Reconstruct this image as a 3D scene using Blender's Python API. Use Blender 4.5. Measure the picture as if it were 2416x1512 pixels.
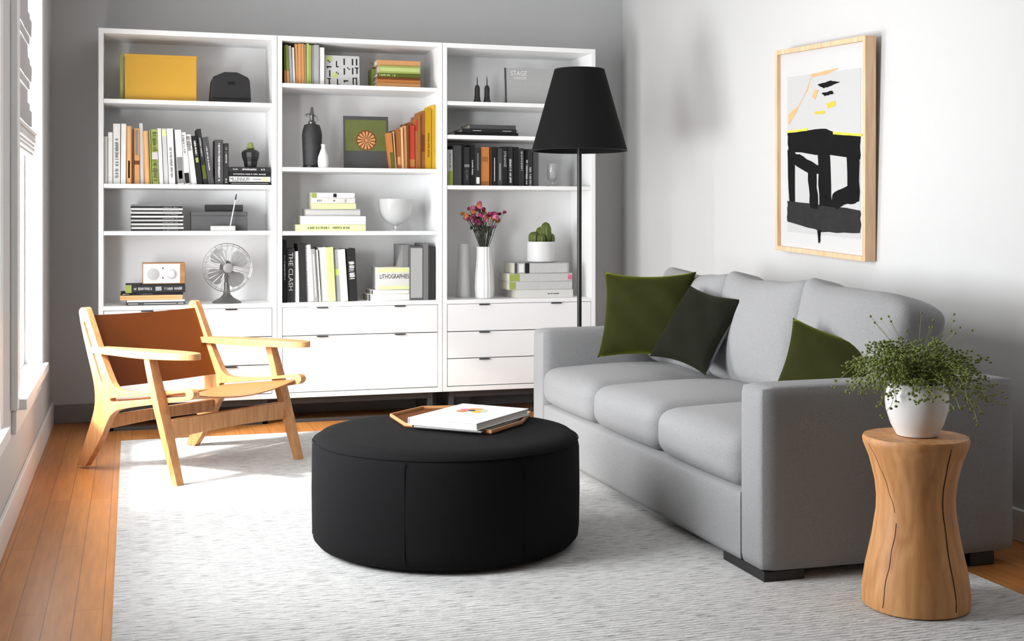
import bpy, bmesh, math, random
from mathutils import Vector, Matrix
random.seed(7)
PI = math.pi
S = bpy.context.scene
for o in list(bpy.data.objects): bpy.data.objects.remove(o)

# ------------------------------------------------------------------ camera, light, exposure
F_PX, YAW, CAM_H, CX, HY = 2935.0, math.radians(17), 1.18, 1208.0, 525.0
cam = bpy.data.objects.new('camera', bpy.data.cameras.new('camera'))
S.collection.objects.link(cam); S.camera = cam
cam.data.sensor_width = 36; cam.data.lens = F_PX/2416*36
cam.data.shift_y = -(756-HY)/2416; cam.data.clip_end = 200
cam.location = (0, 0, CAM_H); cam.rotation_euler = (PI/2, 0, -YAW)

S.view_settings.view_transform = 'Standard'; S.view_settings.look = 'None'
S.view_settings.gamma = 1; S.view_settings.use_curve_mapping = False
S.view_settings.exposure = 0.2

W = bpy.data.worlds.new('world'); S.world = W; W.use_nodes = True
bg = W.node_tree.nodes['Background']; bg.inputs[0].default_value = (0.93, 0.96, 1.0, 1); bg.inputs[1].default_value = 2.2

def area(name, loc, rot, sx, sy, power, col=(1, 1, 1), spread=180):
    l = bpy.data.lights.new(name, 'AREA'); l.shape = 'RECTANGLE'; l.size = sx; l.size_y = sy
    l.energy = power; l.color = col; l.spread = math.radians(spread)
    o = bpy.data.objects.new(name, l); S.collection.objects.link(o); o.location = loc; o.rotation_euler = rot
    return o
# daylight outside the two windows of the left wall (rectangles just outside the glass, shining in)
area('daylight_far_window', (-0.75, 5.93, 1.45), (0, -PI/2, math.radians(15)), 1.9, 1.2, 150, (0.97, 0.985, 1.0))
area('daylight_near_window', (-0.80, 3.95, 1.45), (0, -PI/2, math.radians(18)), 1.9, 1.0, 98, (0.97, 0.985, 1.0), 140)
# strong warm light standing outside the far window, throwing the bright patch on the rug and the drawers
sp = bpy.data.lights.new('outside_window_light', 'SPOT'); sp.energy = 1300; sp.color = (1.0, 0.965, 0.90)
sp.shadow_soft_size = 0.10; sp.spot_size = math.radians(52); sp.spot_blend = 0.12
spo = bpy.data.objects.new('outside_window_light', sp); S.collection.objects.link(spo)
spo.location = (-2.0, 5.5, 2.3)
spo.rotation_euler = (Vector((-0.45, 5.93, 0.98))-spo.location).to_track_quat('-Z', 'Y').to_euler()

# ------------------------------------------------------------------ helpers
def ray(u, v):
    w = Vector((math.sin(YAW), math.cos(YAW), 0)); r = Vector((math.cos(YAW), -math.sin(YAW), 0))
    return w + r*((u-CX)/F_PX) - Vector((0, 0, 1))*((v-HY)/F_PX)
def X(u, y):
    d = ray(u, 0); return d.x*y/d.y
def Z(v, u, y):
    d = ray(u, v); return CAM_H + d.z*y/d.y

MATS = {}
def mat(key, col, rough=0.6, metal=0.0, bump=0.0, bscale=200, var=0.0, vscale=20, sheen=0.0, trans=0.0, coat=0.0, stretch=(1, 1, 1), spec=0.5, stint=None):
    if key in MATS: return MATS[key]
    m = bpy.data.materials.new(key); m.use_nodes = True; nt = m.node_tree; N = nt.nodes; L = nt.links
    b = N['Principled BSDF']; b.inputs['Base Color'].default_value = (*col, 1)
    b.inputs['Roughness'].default_value = rough; b.inputs['Metallic'].default_value = metal
    b.inputs['Specular IOR Level'].default_value = spec
    if sheen: b.inputs['Sheen Weight'].default_value = sheen; b.inputs['Sheen Roughness'].default_value = 0.4
    if stint: b.inputs['Sheen Tint'].default_value = (*stint, 1)
    if trans: b.inputs['Transmission Weight'].default_value = trans
    if coat: b.inputs['Coat Weight'].default_value = coat
    if bump or var:
        tc = N.new('ShaderNodeTexCoord'); mp = N.new('ShaderNodeMapping'); mp.inputs['Scale'].default_value = stretch
        L.new(tc.outputs['Object'], mp.inputs[0])
    if var:
        n = N.new('ShaderNodeTexNoise'); n.inputs['Scale'].default_value = vscale; n.inputs['Detail'].default_value = 5
        L.new(mp.outputs[0], n.inputs['Vector'])
        mx = N.new('ShaderNodeMix'); mx.data_type = 'RGBA'
        mx.inputs[6].default_value = (*[c*(1-var) for c in col], 1); mx.inputs[7].default_value = (*[min(1, c*(1+var)) for c in col], 1)
        L.new(n.outputs['Fac'], mx.inputs[0]); L.new(mx.outputs[2], b.inputs['Base Color'])
    if bump:
        n2 = N.new('ShaderNodeTexNoise'); n2.inputs['Scale'].default_value = bscale; n2.inputs['Detail'].default_value = 3
        L.new(mp.outputs[0], n2.inputs['Vector'])
        bp = N.new('ShaderNodeBump'); bp.inputs['Strength'].default_value = bump; bp.inputs['Distance'].default_value = 0.003
        L.new(n2.outputs['Fac'], bp.inputs['Height']); L.new(bp.outputs[0], b.inputs['Normal'])
    MATS[key] = m; return m

def wood(key, dark, light, scale=6, axis=2, rough=0.45, ring=12):
    m = bpy.data.materials.new(key); m.use_nodes = True; nt = m.node_tree; N = nt.nodes; L = nt.links
    b = N['Principled BSDF']; b.inputs['Roughness'].default_value = rough
    tc = N.new('ShaderNodeTexCoord'); mp = N.new('ShaderNodeMapping')
    s = [ring, ring, ring]; s[axis] = 1.0; mp.inputs['Scale'].default_value = s
    n = N.new('ShaderNodeTexNoise'); n.inputs['Scale'].default_value = scale; n.inputs['Detail'].default_value = 8; n.inputs['Distortion'].default_value = 0.6
    cr = N.new('ShaderNodeValToRGB'); cr.color_ramp.elements[0].position = 0.3; cr.color_ramp.elements[1].position = 0.72
    cr.color_ramp.elements[0].color = (*dark, 1); cr.color_ramp.elements[1].color = (*light, 1)
    L.new(tc.outputs['Object'], mp.inputs[0]); L.new(mp.outputs[0], n.inputs['Vector']); L.new(n.outputs['Fac'], cr.inputs[0]); L.new(cr.outputs[0], b.inputs['Base Color'])
    MATS[key] = m; return m

class MB:
    def __init__(s): s.bm = bmesh.new()
    def box(s, x0, x1, y0, y1, z0, z1, M=None):
        c = Vector(((x0+x1)/2, (y0+y1)/2, (z0+z1)/2))
        T = Matrix.Translation(c) @ Matrix.Diagonal((abs(x1-x0), abs(y1-y0), abs(z1-z0), 1))
        bmesh.ops.create_cube(s.bm, size=1, matrix=(M @ T) if M else T); return s
    def lathe(s, prof, n=40, c=(0, 0, 0), cap=True, M=None):
        rings = []
        for r, z in prof:
            ring = []
            for i in range(n):
                a = 2*PI*i/n; p = Vector((c[0]+r*math.cos(a), c[1]+r*math.sin(a), c[2]+z))
                ring.append(s.bm.verts.new(M @ p if M else p))
            rings.append(ring)
        for a, b in zip(rings, rings[1:]):
            for i in range(n): s.bm.faces.new((a[i], a[(i+1) % n], b[(i+1) % n], b[i]))
        if cap:
            s.bm.faces.new(rings[0][::-1]); s.bm.faces.new(rings[-1])
        return s
    def tube(s, pts, r, n=8, closed=False):
        pts = [Vector(p) for p in pts]; rings = []; m = len(pts)
        for i, p in enumerate(pts):
            if closed: t = pts[(i+1) % m]-pts[i-1]
            else: t = pts[min(i+1, m-1)]-pts[max(i-1, 0)]
            t.normalize(); ref = Vector((0, 0, 1)) if abs(t.z) < 0.9 else Vector((1, 0, 0))
            a = t.cross(ref).normalized(); b = t.cross(a)
            rr = r[i] if isinstance(r, (list, tuple)) else r
            rings.append([s.bm.verts.new(p+a*rr*math.cos(2*PI*k/n)+b*rr*math.sin(2*PI*k/n)) for k in range(n)])
        pairs = list(zip(rings, rings[1:]))
        if closed: pairs.append((rings[-1], rings[0]))
        for A, B in pairs:
            for k in range(n): s.bm.faces.new((A[k], A[(k+1) % n], B[(k+1) % n], B[k]))
        if not closed: s.bm.faces.new(rings[0][::-1]); s.bm.faces.new(rings[-1])
        return s
    def ball(s, c, r, sub=1, M=None, sc=(1, 1, 1)):
        T = Matrix.Translation(c) @ (M or Matrix()) @ Matrix.Diagonal((*sc, 1))
        bmesh.ops.create_icosphere(s.bm, subdivisions=sub, radius=r, matrix=T); return s
    def poly(s, loops, axis, t0, t1):
        """fill outline loops (first outer, rest holes) given in 2D and extrude along axis; 2D coords fill the other two axes"""
        ed = []
        def P(a, b, t): return {0: (t, a, b), 1: (a, t, b), 2: (a, b, t)}[axis]
        for lp in loops:
            vs = [s.bm.verts.new(P(a, b, t0)) for a, b in lp]
            ed += [s.bm.edges.new((vs[i], vs[(i+1) % len(vs)])) for i in range(len(vs))]
        r = bmesh.ops.triangle_fill(s.bm, use_beauty=True, use_dissolve=False, edges=ed)
        fs = [g for g in r['geom'] if isinstance(g, bmesh.types.BMFace)]
        e = bmesh.ops.extrude_face_region(s.bm, geom=fs)
        vs = [g for g in e['geom'] if isinstance(g, bmesh.types.BMVert)]
        d = Vector((0, 0, 0)); d[axis] = t1-t0
        bmesh.ops.translate(s.bm, verts=vs, vec=d); return s
    def build(s, name, m, parent=None, bevel=0, smooth=True, loc=None, rot=None, angle=40, seg=2):
        bm = s.bm; bmesh.ops.remove_doubles(bm, verts=bm.verts, dist=1e-6)
        bmesh.ops.recalc_face_normals(bm, faces=bm.faces)
        me = bpy.data.meshes.new(name); bm.to_mesh(me); bm.free()
        if smooth:
            me.polygons.foreach_set('use_smooth', [True]*len(me.polygons)); me.set_sharp_from_angle(angle=math.radians(angle))
        me.materials.append(m); o = bpy.data.objects.new(name, me); S.collection.objects.link(o)
        if parent: o.parent = parent
        if loc: o.location = loc
        if rot: o.rotation_euler = rot
        if bevel:
            b = o.modifiers.new('b', 'BEVEL'); b.width = bevel; b.segments = seg; b.limit_method = 'ANGLE'; b.angle_limit = math.radians(35)
            b.harden_normals = False
        return o

def tag(o, label=None, cat=None, group=None, kind=None):
    if label: o['label'] = label
    if cat: o['category'] = cat
    if group: o['group'] = group
    if kind: o['kind'] = kind
    return o
def thing(name, label, cat, loc=(0, 0, 0), rz=0, group=None, rot=None):
    o = bpy.data.objects.new(name, None); S.collection.objects.link(o); o.location = loc
    o.rotation_euler = rot if rot else (0, 0, rz); o.empty_display_size = 0.05
    return tag(o, label, cat, group)
def struct(o): o['kind'] = 'structure'; return o

def rbox(sx, sy, sz, r, n=10, bulge=(0, 0, 0), soft=None):
    """upholstered box centred on origin: rounded edges of radius r, faces crowned by bulge"""
    bm = bmesh.new(); bmesh.ops.create_cube(bm, size=2)
    bmesh.ops.subdivide_edges(bm, edges=bm.edges[:], cuts=n, use_grid_fill=True)
    h = Vector((sx/2, sy/2, sz/2))
    for v in bm.verts:
        c = Vector([math.copysign(abs(a)**0.8, a) for a in v.co])
        p = Vector((c.x*h.x, c.y*h.y, c.z*h.z))
        q = Vector([max(-h[i]+r, min(h[i]-r, p[i])) for i in range(3)])
        d = p-q
        if d.length > 1e-7: p = q+d.normalized()*r
        u = [p[i]/h[i] for i in range(3)]
        w = [max(0, 1-a*a) for a in u]
        p.x += bulge[0]*u[0]*w[1]*w[2]; p.y += bulge[1]*u[1]*w[0]*w[2]; p.z += bulge[2]*u[2]*w[0]*w[1]
        v.co = p
    return bm

# ------------------------------------------------------------------ materials
M_ceil = mat('ceiling_paint', (0.85, 0.85, 0.84), 0.8)
M_wallw = mat('white_wall_paint', (0.54, 0.54, 0.537), 0.7, bump=0.05, bscale=90)
M_wallg = mat('grey_wall_paint', (0.48, 0.485, 0.49), 0.7, bump=0.08, bscale=60, var=0.03, vscale=3)
M_trim = mat('white_trim_paint', (0.78, 0.78, 0.77), 0.4)
M_case = mat('white_lacquer', (0.88, 0.88, 0.88), 0.4)
M_casedark = mat('plinth_metal', (0.04, 0.04, 0.042), 0.45)
M_handle = mat('blackened_steel', (0.02, 0.02, 0.02), 0.35, 0.6)
M_sofa = mat('grey_sofa_tweed', (0.25, 0.25, 0.254), 0.95, bump=0.35, bscale=700, var=0.40, vscale=300, sheen=0.08)
M_black = mat('black_wood_block', (0.01, 0.01, 0.01), 0.5)
M_velvet = mat('olive_velvet', (0.017, 0.019, 0.003), 0.85, sheen=0.95, stint=(.16, .19, .01), spec=0.1, var=0.3, vscale=9, bump=0.2, bscale=60)
M_velvet_shade = mat('shaded_olive_velvet', (0.007, 0.0075, 0.004), 0.85, sheen=0.5, stint=(.06, .065, .03), spec=0.1, var=0.3, vscale=9, bump=0.2, bscale=60)  # same fabric as the olive velvet, with shade put into its colour
M_piping = mat('grey_cotton_edge', (0.20, 0.20, 0.20), 0.9)
M_char = mat('charcoal_wool_felt', (0.007, 0.007, 0.0075), 0.95, bump=0.3, bscale=300, spec=0.12)
M_chair = wood('pale_ash_wood', (0.37, 0.155, 0.05), (0.56, 0.285, 0.115), 5, 2)
M_leather = mat('saddle_leather', (0.125, 0.031, 0.003), 0.55, spec=0.2, bump=0.15, bscale=150, var=0.12, vscale=6)
M_stump = wood('turned_oak', (0.44, 0.185, 0.06), (0.70, 0.37, 0.15), 3, 2, 0.55, 9)
M_crack = mat('dark_crack', (0.07, 0.025, 0.01), 0.9)
M_ceramic = mat('white_ceramic', (0.74, 0.74, 0.74), 0.3)
def thin_glass():
    m = bpy.data.materials.new('window_glass'); m.use_nodes = True; nt = m.node_tree; N = nt.nodes; L = nt.links
    N.remove(N['Principled BSDF']); t = N.new('ShaderNodeBsdfTransparent'); g = N.new('ShaderNodeBsdfGlossy'); g.inputs['Roughness'].default_value = 0.02
    x = N.new('ShaderNodeMixShader'); x.inputs[0].default_value = 0.06
    L.new(t.outputs[0], x.inputs[1]); L.new(g.outputs[0], x.inputs[2]); L.new(x.outputs[0], N['Material Output'].inputs[0])
    return m
M_glass = thin_glass()
M_shade = mat('grey_linen_blind', (0.45, 0.45, 0.46), 0.9, bump=0.3, bscale=300)
M_blackshade = mat('black_lampshade_paper', (0.005, 0.005, 0.005), 0.8, spec=0.15)
M_lampin = mat('lampshade_lining', (0.5, 0.5, 0.48), 0.8)
M_frame = wood('maple_frame', (0.60, 0.36, 0.20), (0.78, 0.55, 0.36), 4, 2, 0.5, 10)
M_paper = mat('white_mat_board', (0.52, 0.52, 0.517), 0.8)
M_ink = mat('black_paint_strokes', (0.006, 0.006, 0.0065), 0.8, var=0.5, vscale=15, spec=.1)
M_page = mat('book_pages', (0.62, 0.59, 0.50), 0.9, bump=0.3, bscale=500)
M_leaf = mat('green_leaf', (0.125, 0.16, 0.02), 0.5, var=0.35, vscale=30)
M_stem = mat('green_stem', (0.20, 0.24, 0.05), 0.6)
M_dstem = mat('dark_flower_stem', (0.03, 0.035, 0.02), 0.7)
M_soil = mat('potting_soil', (0.03, 0.022, 0.015), 0.95, bump=0.8, bscale=80)

def floor_mat():
    m = bpy.data.materials.new('oak_strip_floor'); m.use_nodes = True; nt = m.node_tree; N = nt.nodes; L = nt.links
    b = N['Principled BSDF']; b.inputs['Roughness'].default_value = 0.38
    tc = N.new('ShaderNodeTexCoord'); mp = N.new('ShaderNodeMapping'); mp.inputs['Rotation'].default_value = (0, 0, PI/2)
    br = N.new('ShaderNodeTexBrick'); br.inputs['Scale'].default_value = 1; br.inputs['Brick Width'].default_value = 1.6; br.inputs['Row Height'].default_value = 0.083
    br.inputs['Mortar Size'].default_value = 0.0012; br.inputs['Color1'].default_value = (0.40, 0.15, 0.034, 1); br.inputs['Color2'].default_value = (0.48, 0.195, 0.05, 1)
    br.inputs['Mortar'].default_value = (0.16, 0.06, 0.02, 1)
    n = N.new('ShaderNodeTexNoise'); n.inputs['Scale'].default_value = 4; n.inputs['Detail'].default_value = 8
    mp2 = N.new('ShaderNodeMapping'); mp2.inputs['Scale'].default_value = (14, 1, 1)
    mx = N.new('ShaderNodeMix'); mx.data_type = 'RGBA'; mx.blend_type = 'OVERLAY'; mx.inputs[0].default_value = 0.35
    L.new(tc.outputs['Object'], mp.inputs[0]); L.new(mp.outputs[0], br.inputs['Vector']); L.new(tc.outputs['Object'], mp2.inputs[0]); L.new(mp2.outputs[0], n.inputs['Vector'])
    L.new(br.outputs['Color'], mx.inputs[6]); L.new(n.outputs['Fac'], mx.inputs[7]); L.new(mx.outputs[2], b.inputs['Base Color'])
    return m
def rug_mat():
    m = bpy.data.materials.new('ribbed_wool_rug'); m.use_nodes = True; nt = m.node_tree; N = nt.nodes; L = nt.links
    b = N['Principled BSDF']; b.inputs['Roughness'].default_value = 0.95; b.inputs['Sheen Weight'].default_value = 0.2
    tc = N.new('ShaderNodeTexCoord')
    mp = N.new('ShaderNodeMapping'); mp.inputs['Scale'].default_value = (9, 75, 1)
    n = N.new('ShaderNodeTexNoise'); n.inputs['Scale'].default_value = 1.6; n.inputs['Detail'].default_value = 4; n.inputs['Roughness'].default_value = 0.7
    cr = N.new('ShaderNodeValToRGB'); cr.color_ramp.elements[0].position = 0.33; cr.color_ramp.elements[0].color = (0.17, 0.17, 0.17, 1)
    cr.color_ramp.elements[1].position = 0.52; cr.color_ramp.elements[1].color = (0.60, 0.60, 0.59, 1)
    wv = N.new('ShaderNodeTexWave'); wv.wave_type = 'BANDS'; wv.bands_direction = 'Y'; wv.inputs['Scale'].default_value = 16; wv.inputs['Distortion'].default_value = 3.0
    wv.inputs['Detail'].default_value = 3; wv.inputs['Detail Scale'].default_value = 4
    mx = N.new('ShaderNodeMath'); mx.operation = 'ADD'
    bp = N.new('ShaderNodeBump'); bp.inputs['Strength'].default_value = 0.7; bp.inputs['Distance'].default_value = 0.004
    L.new(tc.outputs['Object'], mp.inputs[0]); L.new(mp.outputs[0], n.inputs['Vector']); L.new(n.outputs['Fac'], cr.inputs[0]); L.new(cr.outputs[0], b.inputs['Base Color'])
    L.new(tc.outputs['Object'], wv.inputs['Vector']); L.new(wv.outputs['Fac'], mx.inputs[0]); L.new(n.outputs['Fac'], mx.inputs[1]); L.new(mx.outputs[0], bp.inputs['Height']); L.new(bp.outputs[0], b.inputs['Normal'])
    return m

# ------------------------------------------------------------------ the room
XL, XR, YB, YF, HC = -0.45, 3.15, 7.765, -2.6, 2.78
struct(MB().box(XL-0.155, XR+0.15, YF-0.15, YB+0.15, -0.1, 0).build('floor', floor_mat(), smooth=False))
struct(MB().box(XL-0.155, XR+0.15, YF-0.15, YB+0.15, HC, HC+0.1).build('ceiling', M_ceil, smooth=False))
struct(MB().box(XL-0.155, XR+0.15, YB, YB+0.15, 0, HC).build('wall_back', M_wallg, smooth=False))
struct(MB().box(XR, XR+0.15, YF, YB, 0, HC).build('wall_right', M_wallw, smooth=False))
struct(MB().box(XL-0.155, XR+0.15, YF-0.15, YF, 0, HC)  .build('wall_front', mat('dim_grey_paint', (.2, .2, .2), .8), smooth=False))
W1 = (5.28, 6.55, 0.47, 2.46); W2 = (3.50, 4.50, 0.47, 2.46)
wl = MB(); xa, xb = XL-0.16, XL
wl.box(xa, xb, YF, W2[0], 0, HC).box(xa, xb, W2[1], W1[0], 0, HC).box(xa, xb, W1[1], YB, 0, HC)
for w in (W1, W2): wl.box(xa, xb, w[0], w[1], 0, w[2]).box(xa, xb, w[0], w[1], w[3], HC)
struct(wl.build('wall_left', M_wallw, smooth=False))
struct(MB().box(XL+0.016, XR-0.016, YB-0.016, YB, 0, 0.11).build('baseboard_back', mat('grey_baseboard', (0.2, 0.2, 0.2), 0.5), bevel=0.004))
struct(MB().box(XR-0.016, XR, YF, YB, 0, 0.12).build('baseboard_right', M_trim, bevel=0.004))
struct(MB().box(XL, XL+0.016, YF, YB, 0, 0.13).build('baseboard_left', M_trim, bevel=0.004))
def window(name, w):
    y0, y1, z0, z1 = w
    r = bpy.data.objects.new(name, None); S.collection.objects.link(r); r.location = (XL, (y0+y1)/2, z0); struct(r)
    def B(m): return m
    c = MB(); d = (y1-y0)/2; h = z1-z0
    c.box(0, 0.028, -d-0.10, -d, -0.02, h+0.10).box(0, 0.028, d, d+0.10, -0.02, h+0.10).box(0, 0.034, -d-0.11, d+0.11, h, h+0.12)
    c.build('window_casing', M_trim, r, bevel=0.004)
    MB().box(-0.158, 0.0002, -d+0.001, d-0.001, 0.001, 0.014).box(0.0004, 0.055, -d-0.03, d+0.06, -0.028, 0.014).build('window_sill', M_trim, r, bevel=0.002)
    MB().box(0, 0.02, -d-0.06, d+0.08, -0.12, -0.028).build('window_apron', M_trim, r, bevel=0.004)
    f = MB(); x0, x1 = -0.10, -0.055
    e = d-0.002; f.box(x0, x1, -e, -e+0.05, 0.0145, h-.001).box(x0, x1, e-0.05, e, 0.0145, h-.001).box(x0+.0004, x1-.0004, -e+.049, e-.049, 0.0145, 0.06).box(x0+.0004, x1-.0004, -e+.049, e-.049, h-0.05, h-.001).box(x0+.0006, x1-.0006, -e+.049, e-.049, h/2-0.02, h/2+0.02)
    f.build('window_sash', M_trim, r, bevel=0.003)
    MB().box(-0.082, -0.078, -d+0.04, d-0.04, 0.05, h-0.04).build('window_pane', M_glass, r, smooth=False)
window('window_1', W1); window('window_2', W2)

# roman blind in the far window
rb = thing('roman_blind', 'grey linen roman blind half lowered in the window, folds stacked at its hem', 'window blind', (XL-0.022, (5.32+6.42)/2-0.03, 1.60))
b = MB(); n = 24; d = 0.545
for k in range(n):
    z0 = 0.86*k/n
    off = 0.010*math.sin(k*2*PI/6)
    b.box(off, off+0.006, -d, d-0.02+0.012*math.sin(k*0.9), z0, z0+0.86/n+0.001)
b.build('blind_cloth', M_shade, rb, smooth=False)
b = MB()
for k in range(5):
    b.box(-0.005+0.006*k % 0.02, 0.03+0.004*(k % 2), -d, d+0.02-0.05*k*0.8, -0.022*(k+1), -0.022*k-0.006)
b.build('stacked_folds', mat('pale_linen_fold', (0.62, 0.62, 0.62), 0.9), rb, bevel=0.004)
MB().box(-0.006, 0.036, -d, d+0.03, -0.006, 0.006).build('hem_bar', M_trim, rb, bevel=0.002)

# rug
rug = MB().box(-0.055, 2.68, 2.3, 6.99, 0.0005, 0.012).build('area_rug', rug_mat(), bevel=0.004)
tag(rug, 'large pale grey ribbed wool rug under the sofa and the round ottoman', 'rug')
RZ = 0.012

# ------------------------------------------------------------------ bookcases
YC, UW, TS = 7.35, 0.993, 0.027      # front plane, unit width, side thickness
ux = [-0.180+UW*i for i in range(3)]
def bookcase(i, shelves, drawers, label):
    r = thing('bookcase', label, 'bookcase', (ux[i], YC, 0), group='white bookcases along the grey wall')
    D = 0.395; x0, x1 = 0.0015, UW-0.0015
    c = MB().box(x0, x0+TS, 0, D, 0.152, 2.272).box(x1-TS, x1, 0, D, 0.152, 2.272).box(x0, x1, 0.0003, D, 2.245, 2.273).box(x0, x1, 0.0003, D, 0.152, 0.180).box(x0, x1, 0.0006, D, 0.684, 0.709)
    c.build('carcass', M_case, r, bevel=0.001, smooth=False)
    MB().box(x0+0.005, x1-0.005, D-0.012, D-0.001, 0.16, 2.26).build('back_panel', M_case, r, smooth=False)
    for z in shelves:
        MB().box(x0+TS+0.001, x1-TS-0.001, 0.004, D-0.014, z-0.024, z).build('shelf', M_case, r, bevel=0.001)
    for z0, z1 in drawers:
        dr = MB().box(x0+TS+0.003, x1-TS-0.003, 0.003, 0.022, z0+0.0025, z1-0.0025).build('drawer', M_case, r, bevel=0.001)
        for s in (-0.233, 0.233):
            MB().box(UW/2+s-0.033, UW/2+s+0.033, -0.012, 0.006, z1-0.0085, z1-0.003).build('handle', M_handle, dr, bevel=0.001)
    b = MB().box(x0+0.06, x1-0.06, 0.05, D-0.03, 0.11, 0.151)
    for a in (x0+0.05, x1-0.08):
        b.box(a, a+0.03, 0.04, 0.07, 0, 0.151).box(a, a+0.03, D-0.06, D-0.03, 0, 0.151).box(a, a+0.03, 0.07, D-0.06, 0.0, 0.02)
    b.box(x0+0.05, x1-0.05, 0.04, 0.06, 0.0, 0.02)
    b.build('base_frame', M_casedark, r, bevel=0.001)
three = [(0.515, 0.684), (0.351, 0.515), (0.182, 0.351)]
bookcase(0, [1.877, 1.399, 1.132], three, 'left white bookcase with three drawers, behind the leather armchair')
bookcase(1, [1.997, 1.505, 1.129], [(0.515, 0.684), (0.182, 0.515)], 'middle white bookcase with one shallow and one deep drawer')
bookcase(2, [1.920, 1.715, 1.407], three, 'right white bookcase with three drawers, behind the black floor lamp')
CT = 0.709  # top of the drawer section

# ------------------------------------------------------------------ books
C = dict(white=(.80, .79, .77), off=(.66, .65, .62), grey=(.40, .40, .40), lgrey=(.55, .55, .54), mgrey=(.22, .22, .22), dgrey=(.075, .075, .078),
         black=(.016, .016, .017), soft=(.030, .030, .032), tan=(.60, .31, .13), ltan=(.72, .45, .22), brown=(.32, .12, .035), dbrown=(.17, .055, .015), orange=(.50, .19, .055),
         red=(.50, .055, .03), olive=(.10, .12, .02), lgreen=(.50, .58, .22), green=(.32, .38, .10), pale=(.72, .76, .38), yellow=(.72, .40, .035), mustard=(.50, .30, .015), pink=(.65, .16, .25))
def cm(k, rough=0.7): return mat('cloth_'+k, C[k], rough, var=0.06, vscale=40, spec=0.2)
def text_mesh(body, w, h, xa, ya):
    """lettering as a mesh fitted to w x h, lying in the plane of xa, ya"""
    cu = bpy.data.curves.new('lettering', 'FONT'); cu.body = body; cu.size = 1; cu.resolution_u = 2; cu.extrude = 0.0
    o = bpy.data.objects.new('lettering', cu); S.collection.objects.link(o)
    dg = bpy.context.evaluated_depsgraph_get(); dg.update()
    me = bpy.data.meshes.new_from_object(o.evaluated_get(dg)); bpy.data.objects.remove(o); bpy.data.curves.remove(cu)
    xs = [v.co.x for v in me.vertices]; ys = [v.co.y for v in me.vertices]
    x0, x1, y0, y1 = min(xs), max(xs), min(ys), max(ys); xa, ya = Vector(xa), Vector(ya)
    for v in me.vertices:
        a = (v.co.x-x0)/(x1-x0)-0.5; b = (v.co.y-y0)/(y1-y0)-0.5
        v.co = xa*(a*w)+ya*(b*h)
    return me
def lettering(body, w, h, m, parent, loc, vertical=False, name='title'):
    if vertical: me = text_mesh(body, w, h, (0, 0, -1), (1, 0, 0))
    else: me = text_mesh(body, w, h, (1, 0, 0), (0, 0, 1))
    me.materials.append(m); o = bpy.data.objects.new(name, me); S.collection.objects.link(o); o.parent = parent; o.location = loc
    return o
def marks(parent, ms, w, h, seed, horiz=False):
    """spine decoration: bands, fine illegible ticks, words. long axis = z (upright) or x (lying)"""
    rnd = random.Random(seed)
    L_, T_ = (w, h) if horiz else (h, w)
    for m in ms:
        kind = m[0]
        if kind == 'band':
            _, a, b, col = m[:4]; fr = m[4] if len(m) > 4 else 0.98
            q = MB()
            t0, t1 = T_*(1-fr)/2, T_*(1+fr)/2
            if horiz: q.box(a*L_, b*L_, -0.0006, 0.0005, t0, t1)
            else: q.box(t0, t1, -0.0006, 0.0005, a*L_, b*L_)
            q.build('spine_band', cm(col), parent, smooth=False)
        elif kind == 'ticks':
            _, a, b, col = m[:4]; fr = m[4] if len(m) > 4 else 0.5
            q = MB(); p = a*L_; t0, t1 = T_*(1-fr)/2, T_*(1+fr)/2
            while p < b*L_:
                s = rnd.uniform(0.0025, 0.005)
                if rnd.random() < 0.85:
                    e0 = t0+rnd.uniform(0, .25)*(t1-t0); e1 = t1-rnd.uniform(0, .25)*(t1-t0)
                    if horiz: q.box(p, p+s*0.55, -0.0009, 0.0003, e0, e1)
                    else: q.box(e0, e1, -0.0009, 0.0003, p, p+s*0.55)
                p += s
            q.build('spine_marks', cm(col), parent, smooth=False)
        elif kind == 'text':
            _, body, a, b, col, fr = m[:6]
            if horiz: lettering(body, (b-a)*L_, T_*fr, cm(col), parent, ((a+b)/2*L_, -0.0012, T_/2))
            else: lettering(body, (b-a)*L_, T_*fr, cm(col), parent, (T_/2, -0.0012, (a+b)/2*L_), True)
ORD = ['first', 'second', 'third', 'fourth', 'fifth', 'sixth', 'seventh', 'eighth', 'ninth', 'tenth', 'eleventh', 'twelfth', 'thirteenth', 'fourteenth', 'fifteenth', 'sixteenth', 'seventeenth', 'eighteenth', 'nineteenth', 'twentieth', 'twenty-first', 'twenty-second']
bseed = 0
def upright_book(x, y, z, w, h, depth, tilt, col, label, group, ms=(), name='book'):
    global bseed; bseed += 1
    r = thing(name, label, 'book', (x, y, z), group=group, rot=(0, -tilt, 0))
    b = 0.0022 if w > 0.01 else 0.0012
    cv = MB().box(0, w, 0, b, 0, h).box(0, b, b*0.9, depth, 0, h).box(w-b, w, b*0.9, depth, 0, h)
    cv.build('cover', cm(col), r, bevel=0.0012 if w > 0.012 else 0.0005)
    MB().box(b, w-b, b, depth-0.004, 0.003, h-0.004).build('pages', M_page, r, smooth=False)
    marks(r, ms, w, h, bseed)
    return r
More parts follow.
